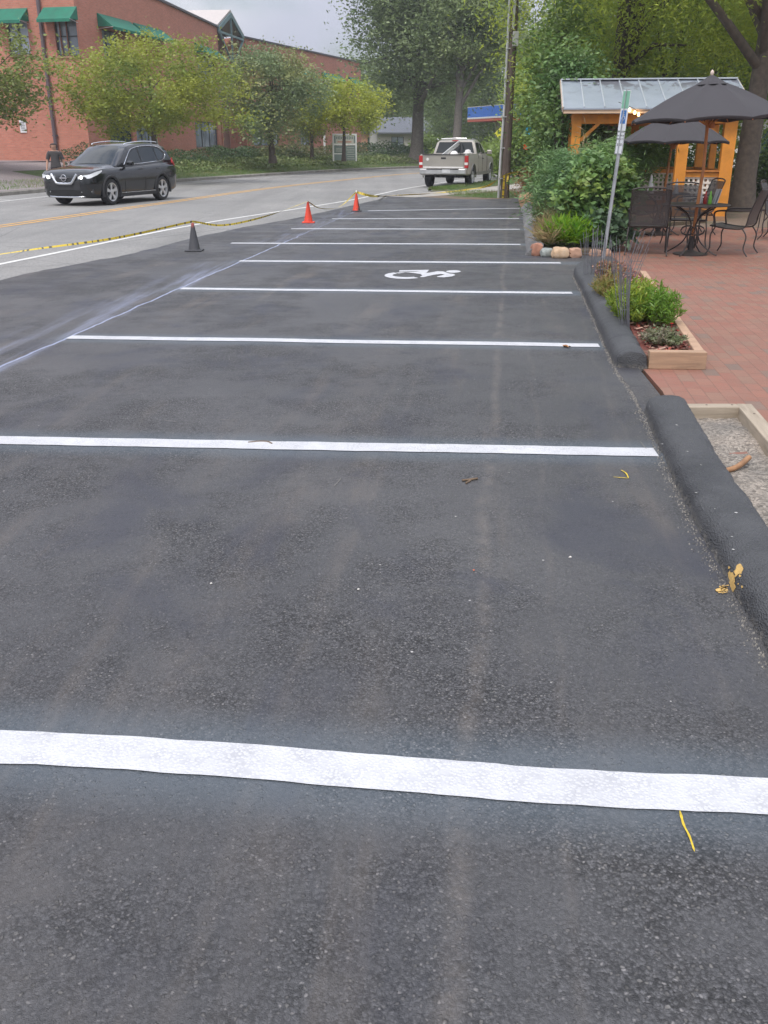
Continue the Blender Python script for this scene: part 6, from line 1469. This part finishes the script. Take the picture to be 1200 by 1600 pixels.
# ---------------------------------------------------------------- hedges and planting on the bank
LH = leafmat('hedge_leaf', (.11, .17, .045), (.18, .25, .07), (.24, .27, .10), 1.0, .2); LHD = leafmat('hedge_leaf_dark', (.05, .10, .035), (.10, .16, .055), None, 1.0, .15)
def hedge(i0, i1, d0, d1, h, n, ls, lm, label, name='hedge', cat='hedge', seed=1, kind=None, zlow=0.0):
    rng = np.random.default_rng(seed); P = []
    K = [i for i in range(len(KC) - 1) if i0 <= KC[i].y <= i1]
    o = bank_pt(K[0], (d0 + d1) / 2); lens = [(KC[i + 1] - KC[i]).length for i in K]; pr = np.array(lens) / sum(lens)
    for k in range(n):
        i = K[rng.choice(len(K), p=pr)]; t = rng.random(); v = rng.random(); d = d0 + (d1 - d0) * v; a = bank_pt(i, d).lerp(bank_pt(i + 1, d), t)
        hh = h * (.75 + .5 * noise.noise(a * .7 + Vector((seed, 0, 0)))) * (1 - .5 * abs(2 * v - 1) ** 3)
        z = hh * (1 - rng.random() ** 2 * (1 - zlow)); P.append((a.x - o.x, a.y - o.y, a.z - o.z + z))
    ob = leaves_mesh(name, np.array(P), ls, lm, None, .55, .4, 0, rng); ob.location = o; tag(ob, label, cat, kind=kind); return ob
hedge(41, 47, 1.9, 3.4, .5, 7000, .13, LH, 'loose green ground cover on the bank just behind the black SUV', 'ground_cover', 'ground cover', 1, 'stuff')
hedge(46, 84, 2.0, 4.6, .5, 16000, .14, LH, 'rough green ground cover along the bank between kerb and far wing', 'ground_cover', 'ground cover', 2, 'stuff')
hedge(42.5, 56, 3.6, 5.0, 1.15, 9000, .10, LHD, 'clipped dark hedge in front of the brick building behind the SUV', 'hedge', 'hedge', 3)
hedge(57, 66, 5.0, 6.6, .8, 7000, .12, LHD, 'dark low hedge under the second street tree', 'hedge', 'hedge', 4)
hedge(61, 72, 4.8, 6.6, .9, 7000, .13, leafmat('olive_hedge_leaf', (.10, .13, .04), (.17, .17, .06), None, 1, .2), 'olive and yellowish hedge at the foot of the directory sign', 'hedge', 'hedge', 5)
hedge(73, 100, 4.5, 8.5, 1.0, 12000, .18, LHD, 'long dark hedge at the far right end of the bank', 'hedge', 'hedge', 6)
hedge(72, 98, 2.0, 4.0, .45, 6000, .14, leafmat('pale_bed_leaf', (.22, .24, .12), (.34, .34, .24), None, 2, .2), 'pale flowering bed along the far kerb before the gas station', 'flower_bed', 'ground cover', 7, 'stuff')
# real grass blades on the strips close to the road
def blades(name, poly_fn, n, h, m, label, seed):
    rng = np.random.default_rng(seed); P = np.array([poly_fn(rng) for _ in range(n)])
    o = leaves_mesh(name, P, h, m, None, .12, .2, -1.2, rng, direction=np.tile(np.array([0, 0, 1.0]), (n, 1)) + rng.normal(size=(n, 3)) * .35); tag(o, label, 'grass', kind='stuff')
LG = leafmat('grass_blade', (.10, .19, .035), (.16, .25, .06), (.22, .24, .09), .8, .3)
def f1(rng):
    i = int(rng.integers(0, len(gl) - 1)); t = rng.random(); p = gl[i].lerp(gl[i + 1], t); w = .12 + .65 * min((i + t) / 8, 1); u = rng.uniform(-.9, .9); return (p.x + u * w, p.y, .02 + .07 * (1 - abs(u)))
blades('grass_blades', f1, 7000, .10, LG, 'green grass on the narrow strip behind the pickup', 1)
def f2(rng):
    while True:
        x, y = rng.uniform(2.2, 6.2), rng.uniform(30.9, 40)
        if x < 4.7 and y < 35.5 and x > 2.2 + (33 - y) * .4 and x < 4.9: return (x, y, .015)
blades('grass_blades', f2, 2500, .08, LG, 'thin grass round the foot of the utility pole', 2)
def f3(rng):
    i = int(rng.integers(20, len(KC) - 20)); t = rng.random(); d = rng.uniform(.3, 2.6); p = bank_pt(i, d).lerp(bank_pt(i + 1, d), t); return tuple(p)
blades('grass_blades', f3, 14000, .11, LG, 'mown grass verge along the far kerb', 3)
# ---------------------------------------------------------------- street trees
L1 = leafmat('yellow_green_leaf', (.27, .33, .045), (.42, .43, .07), (.17, .25, .05), .55, .4); L2 = leafmat('grey_green_leaf', (.16, .23, .10), (.26, .33, .15), (.34, .34, .12), .5, .3)
L3 = leafmat('lime_leaf', (.34, .42, .04), (.50, .50, .07), (.22, .30, .05), .5, .4); L4 = leafmat('oak_leaf', (.22, .30, .14), (.36, .44, .20), (.17, .24, .11), .35, .4); L0 = leafmat('olive_leaf', (.15, .20, .05), (.26, .30, .07), None, .5, .3)
def tx(px, Y): return atY(px, 200, Y).x
SG_ = 'street trees on the bank across the road'
tree('street_tree', (tx(-40, 40), 40, .5), 2.2, .16, (3.3, 2.6, 1.5), 3.5, 130, 90, .42, .17, L0, 'olive-green tree cut off by the left edge of the photo', SG_, 1)
tree('street_tree', (tx(240, 43), 43, .55), 1.9, .15, (3.75, 3.2, 1.85), 3.25, 270, 95, .34, .15, L1, 'wide yellow-green street tree right above the black SUV', SG_, 2, flat=.6)
tree('street_tree', (tx(424, 56), 56, .75), 2.4, .20, (2.75, 2.6, 2.25), 3.5, 250, 95, .38, .17, L2, 'rounded grey-green street tree in the middle, with a visible trunk', SG_, 3)
tree('street_tree', (tx(537, 62), 62, .75), 1.9, .13, (2.6, 2.1, 1.5), 3.0, 150, 90, .34, .17, L3, 'small lime-yellow street tree beside the directory sign', SG_, 5)
tree('street_tree', (tx(486, 66), 66, .75), 2.0, .13, (1.3, 1.3, 1.2), 2.4, 60, 90, .36, .18, leafmat('yellowing_leaf', (.22, .27, .06), (.31, .35, .07), None, .5, .3), 'narrow tree filling the gap between the grey-green and the lime tree', SG_, 6)
tree('oak_tree', (tx(650, 76), 76, .4), 4, .50, (5.1, 5.6, 7.4), 11.0, 600, 120, .72, .27, L4, 'very large oak towering over the street behind the pickup', None, 7, off=(.5, 0), bark=BARKG, shell=.35, nb=26, lump=.3)
tree('oak_tree', (tx(712, 70), 70, .2), 4, .34, (3.2, 3.6, 4.5), 10.0, 280, 120, .55, .24, leafmat('oak_leaf_b', (.24, .32, .14), (.38, .44, .19), (.18, .26, .11), .4, .4), 'oak right of the largest one, reaching down to the canopy of the filling station', None, 8, off=(1.2, 0), bark=BARKG, zmin=-3.6)
# ---------------------------------------------------------------- right-hand trees over the patio
LW = leafmat('willow_oak_leaf', (.38, .48, .06), (.56, .62, .10), (.26, .36, .06), .45, .5); LWD = leafmat('deep_green_leaf', (.19, .29, .06), (.32, .44, .09), (.40, .50, .10), .5, .45)
tree('willow_oak', (9.2, 24.8, 0), 3.6, .30, (5.2, 4.2, 3.1), 7.2, 420, 110, .48, .14, LW, 'tall willow oak rising right of the gazebo, trunk beside the umbrella', None, 11, off=(-.6, .5), aspect=.28, droop=.5, zmin=-2.6, lean=(.5, 0), nb=22)
tree('willow_oak', (12.6, 27.5, 0), 3.0, .25, (5, 4, 3.5), 7.0, 300, 100, .55, .15, LW, 'second willow oak at the right edge behind the big trunk', None, 12, aspect=.3, droop=.5, nb=16)
tree('willow_oak', (7.0, 30.5, 0), 3.0, .28, (3.9, 3.6, 4.4), 7.3, 420, 110, .5, .15, LW, 'drooping yellow-green tree behind the gazebo, edge toward the utility pole', None, 13, aspect=.28, droop=.8, nb=18, off=(.0, 0))
tree('dark_tree', (9.5, 33.0, 0), 1.6, .22, (4.6, 3.0, 3.0), 4.0, 330, 100, .5, .16, LWD, 'dark low-crowned tree directly behind the gazebo roof', None, 14, nb=14)
tree('dark_tree', (15.0, 35.0, 0), 1.8, .22, (4.8, 3, 3.0), 4.8, 260, 100, .55, .18, LWD, 'dark spreading tree behind the chairs at the right edge', None, 15, nb=14)
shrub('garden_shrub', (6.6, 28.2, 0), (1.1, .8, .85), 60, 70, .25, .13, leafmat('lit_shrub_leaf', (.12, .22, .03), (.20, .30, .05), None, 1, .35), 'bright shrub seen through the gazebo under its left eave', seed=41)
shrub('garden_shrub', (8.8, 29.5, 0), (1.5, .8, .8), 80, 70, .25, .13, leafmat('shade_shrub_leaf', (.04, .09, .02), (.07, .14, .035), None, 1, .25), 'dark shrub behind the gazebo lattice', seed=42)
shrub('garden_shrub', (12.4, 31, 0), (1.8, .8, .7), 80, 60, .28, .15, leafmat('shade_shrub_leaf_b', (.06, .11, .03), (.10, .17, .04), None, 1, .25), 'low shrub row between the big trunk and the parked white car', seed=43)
dw = MB().prism([(9.6, 21.5), (22, 19.5), (24, 26), (10, 27)], 0, .02); dw.build('mulched_ground', M_DIRT); tag(bpy.data.objects['mulched_ground'], kind='structure')
# ---------------------------------------------------------------- filling station, houses
def station():
    p = atY(740, 180, 96); root = empty('filling_station_canopy', (p.x + 8.4, 96, .4), R(20), 'filling station canopy with blue fascia, white stripe and red lower band', 'canopy')
    BL = mat('fascia_blue', (.02, .14, .55), .4, bump=0); RD = mat('fascia_red', (.50, .10, .06), .5, bump=0)
    W_, D_, z0 = 12.5, 9, 3.2
    def ring(z, h, m, name, e=0):
        for c, d in (((-1.5, -D_ / 2 - e, z), (W_ + 2 * e, .1, h)), ((-1.5, D_ / 2 + e, z), (W_ + 2 * e, .1, h)), ((W_ / 2 - 1.5 + e, 0, z), (.1, D_ - .12, h)), ((-W_ / 2 - 1.5 - e, 0, z), (.1, D_ - .12, h))): MB().box(c, d).build(name, m, root)
    ring(z0 + .12, .24, RD, 'red_band'); ring(z0 + .31, .14, WH, 'white_stripe', .03); ring(z0 + .83, .9, BL, 'blue_fascia')
    MB().box((-1.5, 0, z0 + .5), (W_ - .2, D_ - .2, .7)).build('deck', mat('canopy_deck', (.42, .36, .32), .7), root)
    MB().box((-1.5, 0, z0 + 1.31), (W_ + .1, D_ + .1, .06)).build('roof_edge', mat('canopy_edge', (.5, .47, .42), .6), root)
    for x in (-5.5, 1.5):
        for y in (-2.5, 2.5): MB().box((x, y, z0 / 2), (.32, .32, z0)).build('column', mat('canopy_column', (.55, .50, .45), .6), root, bevel=.02)
    for x in (-5.5, 1.5): MB().box((x, 0, .8), (.6, .9, 1.5)).build('fuel_pump', WH, root, bevel=.04)
station()
def house(px, Y, w, d, h, rh, wc, rc, label, rz=0.0, z=.3):
    x = atY(px, 215, Y).x; root = empty('house', (x, Y, z), rz, label, 'house'); wm = mat('siding', wc, .8, var=.1)
    ops = [(w * .15, w * .28, .9, 2.1), (w * .45, w * .55, 0.02, 2.1), (w * .7, w * .85, .9, 2.1)]
    P, dd, nn, L = wall(root, (-w / 2, -d / 2), (w / 2, -d / 2), 0, h, ops, wm, coping=False)
    for o in ops: window(root, P, o, 'door' if o[2] < .1 else 'sash')
    for A_, B_ in (((w / 2, -d / 2), (w / 2, d / 2)), ((w / 2, d / 2), (-w / 2, d / 2)), ((-w / 2, d / 2), (-w / 2, -d / 2))): wall(root, A_, B_, 0, h, [], wm, coping=False)
    r = MB(); e = .5
    for s_ in (-1, 1):
        a = [(-w / 2 - e, s_ * (d / 2 + e), h - .1), (w / 2 + e, s_ * (d / 2 + e), h - .1), (w / 2 + e, 0, h + rh), (-w / 2 - e, 0, h + rh)]
        r.add(a + [(q[0], q[1], q[2] + .15) for q in a], [(0, 1, 2, 3), (4, 5, 6, 7), (0, 1, 5, 4), (1, 2, 6, 5), (3, 0, 4, 7)])
    ro = r.build('roof', mat('shingles', rc, .9, var=.15), root)
    MB().box((w * .2, 0, h + rh + .3), (.6, .6, 1.0)).build('chimney', BR, ro)
    for s_ in (-1, 1): MB().add([(s_ * w / 2, -d / 2, h), (s_ * w / 2, d / 2, h), (s_ * w / 2, 0, h + rh * .93)], [(0, 1, 2)]).build('gable', wm, root)
house(655, 118, 11, 7, 2.5, 1.6, (.45, .42, .38), (.13, .14, .16), 'low grey-roofed house behind the large oak', R(8))
house(588, 130, 10, 7, 2.7, 2.2, (.55, .28, .17), (.10, .11, .12), 'orange-brown house seen under the branches left of the large oak', R(-10))
house(1190, 62, 12, 8, 2.8, 1.8, (.60, .60, .58), (.28, .28, .28), 'white house glimpsed behind the willow oaks at the right edge', R(-12))
# background trees
bt = tree('background_tree', (tx(800, 112), 112, 0), 3, .35, (7, 6, 6.5), 7.6, 220, 80, 1.1, .42, leafmat('far_leaf', (.16, .23, .08), (.27, .34, .12), (.12, .19, .07), .25, .3), 'far tree closing the view down the street, right of the filling station', 'trees in the far background', 51)
labs = ['far tree behind the end of the brick wing', 'far tree directly behind the grey-roofed house', 'far tree seen above the filling station canopy', 'far tree behind the hedge left of the large oak', 'far tree between the filling station and the utility pole', 'far tree behind the willow oaks, left one', 'far tree behind the willow oaks, right one', 'tall far tree beyond the right edge shrubs', 'far tree low behind the pickup cab', 'far tree beyond the dark trees at the right']
for i, (px, Y, s_) in enumerate([(575, 140, .95), (650, 145, .9), (712, 125, .75), (610, 128, .6), (800, 122, .6), (915, 75, .8), (980, 70, .8), (1120, 68, .9), (700, 108, .45), (1210, 75, 1.0)]):
    c = copy_tree(bt); c.location = (tx(px, Y), Y, 0); c.scale = (s_, s_, s_ * (1 + .1 * (i % 3))); c.rotation_euler[2] = i * 1.7; c['label'] = labs[i]
LF = leafmat('bright_far_shrub', (.14, .22, .04), (.22, .30, .06), None, .6, .35)
b0 = shrub('roadside_shrub', (tx(725, 66), 66, 0), (1.7, 1.2, .85), 80, 60, .34, .2, LF, 'bright green shrub under the canopy edge behind the pickup', 'shrub', 'roadside shrubs beyond the pickup', 61)
for i, (px, Y, s_, lb_) in enumerate([(752, 62, 1.0, 'bright green shrub right behind the pickup cab'), (778, 66, 1.05, 'taller bright shrub just left of the utility pole'), (806, 58, 1.2, 'bright shrub just right of the utility pole, down the street'), (690, 84, 1.2, 'shrub behind the left side of the pickup cab'), (672, 90, 1.3, 'shrub at the foot of the large oak, in front of the grey-roofed house'), (830, 50, 1.3, 'shrub in the hedge gap behind the tall dark shrubs')]):
    c = copy_tree(b0); c.location = (tx(px, Y), Y, 0); c.scale = (s_,) * 3; c.rotation_euler[2] = i * 2.1; c['label'] = lb_
tree('roadside_tree', (tx(842, 48), 48, 0), 1.5, .14, (1.5, 1.5, 2.3), 3.4, 90, 90, .38, .18, LWD, 'slim bushy tree right behind the utility pole', None, 71)
# street sign down the road
rt = empty('road_sign', (tx(776, 62), 60.0, 0), 0, 'small yellow warning sign far down the street above the white car', 'sign')
MB().tube([(0, 0, 0), (0, 0, 2.4)], .03, 6).build('post', RIM, rt); MB().box((0, -.04, 2.2), (.5, .02, .5), mat=Matrix.Rotation(R(45), 4, 'Y')).build('panel', mat('warning_yellow', (.65, .60, .05), .5, bump=0), rt)
# added thin volume imitating lens veil glare, lifts the distance
hz = MB().box((60, 170, 18.5), (560, 480, 42)); hz = hz.build('veil_volume', bpy.data.materials.new('veil_air')); tag(hz, kind='stuff'); hm_ = hz.data.materials[0]; hm_.use_nodes = True; hn = hm_.node_tree; hn.nodes.clear()
ho = hn.nodes.new('ShaderNodeOutputMaterial'); hv = hn.nodes.new('ShaderNodeVolumePrincipled'); hv.inputs['Color'].default_value = (.93, .95, 1, 1); hv.inputs['Density'].default_value = .0009; hv.inputs['Anisotropy'].default_value = .2; hn.links.new(hv.outputs[0], ho.inputs['Volume'])
# ================================================================ LIGHT, SKY, CAMERA
SUN_EL, SUN_AZ = R(58), R(205)
w = bpy.data.worlds.new('World'); scene.world = w; w.use_nodes = True; nt = w.node_tree; nt.nodes.clear()
out = nt.nodes.new('ShaderNodeOutputWorld'); bg = nt.nodes.new('ShaderNodeBackground'); sky = nt.nodes.new('ShaderNodeTexSky')
sky.sky_type = 'NISHITA'; sky.sun_disc = False; sky.sun_elevation = SUN_EL; sky.sun_rotation = SUN_AZ; sky.air_density = 1.2; sky.dust_density = 2.5
tc = nt.nodes.new('ShaderNodeTexCoord'); mp = nt.nodes.new('ShaderNodeMapping'); mp.inputs['Scale'].default_value = (1, 1, 2.6); nt.links.new(tc.outputs['Generated'], mp.inputs[0])
nz = nt.nodes.new('ShaderNodeTexNoise'); nz.inputs['Scale'].default_value = 4.2; nz.inputs['Detail'].default_value = 7; nz.inputs['Roughness'].default_value = .55; nz.inputs['Distortion'].default_value = .3; nt.links.new(mp.outputs[0], nz.inputs['Vector'])
n2 = nt.nodes.new('ShaderNodeTexNoise'); n2.inputs['Scale'].default_value = 2.6; n2.inputs['Detail'].default_value = 5; nt.links.new(mp.outputs[0], n2.inputs['Vector'])
mr = nt.nodes.new('ShaderNodeMapRange'); mr.inputs[1].default_value = .34; mr.inputs[2].default_value = .50; nt.links.new(nz.outputs['Fac'], mr.inputs[0])
cm = nt.nodes.new('ShaderNodeMix'); cm.data_type = 'RGBA'; cm.inputs[6].default_value = (4.9, 5.15, 6.2, 1); cm.inputs[7].default_value = (6.8, 6.95, 7.4, 1)
m2 = nt.nodes.new('ShaderNodeMapRange'); m2.inputs[1].default_value = .38; m2.inputs[2].default_value = .62; nt.links.new(n2.outputs['Fac'], m2.inputs[0]); nt.links.new(m2.outputs[0], cm.inputs[0])
mx = nt.nodes.new('ShaderNodeMix'); mx.data_type = 'RGBA'; nt.links.new(mr.outputs[0], mx.inputs[0]); nt.links.new(sky.outputs[0], mx.inputs[6]); nt.links.new(cm.outputs[2], mx.inputs[7])
sepz = nt.nodes.new('ShaderNodeSeparateXYZ'); nt.links.new(tc.outputs['Generated'], sepz.inputs[0])
ov = nt.nodes.new('ShaderNodeMapRange'); ov.inputs[1].default_value = 0; ov.inputs[2].default_value = .9; ov.inputs[3].default_value = .56; ov.inputs[4].default_value = 1.7; nt.links.new(sepz.outputs[2], ov.inputs[0])
vm_ = nt.nodes.new('ShaderNodeVectorMath'); vm_.operation = 'SCALE'; nt.links.new(mx.outputs[2], vm_.inputs[0]); nt.links.new(ov.outputs[0], vm_.inputs['Scale'])
nt.links.new(vm_.outputs[0], bg.inputs[0]); bg.inputs[1].default_value = .10; nt.links.new(bg.outputs[0], out.inputs[0])
sl = bpy.data.lights.new('sun', 'SUN'); sl.energy = 1.3; sl.angle = R(14); sl.color = (1, .96, .90); so = bpy.data.objects.new('sun', sl); COL.objects.link(so)
dirv = Vector((sin(SUN_AZ) * cos(SUN_EL), cos(SUN_AZ) * cos(SUN_EL), sin(SUN_EL))); so.rotation_euler = dirv.to_track_quat('Z', 'Y').to_euler(); so.location = (0, 0, 30)
cam = bpy.data.cameras.new('camera'); co = bpy.data.objects.new('camera', cam); COL.objects.link(co)
cam.sensor_fit = 'VERTICAL'; cam.sensor_height = 36; cam.lens = 36 * FPX / 1600; cam.clip_start = .05; cam.clip_end = 3000
co.location = (0, 0, EYE + .017); co.rotation_euler = (pi / 2 - PITCH, 0, 0); scene.camera = co
vs_ = scene.view_settings; vs_.view_transform = 'Standard'; vs_.look = 'None'; vs_.exposure = 0.78; vs_.gamma = 1
scene.cycles.max_bounces = 6; scene.cycles.transparent_max_bounces = 12; scene.cycles.sample_clamp_indirect = 6
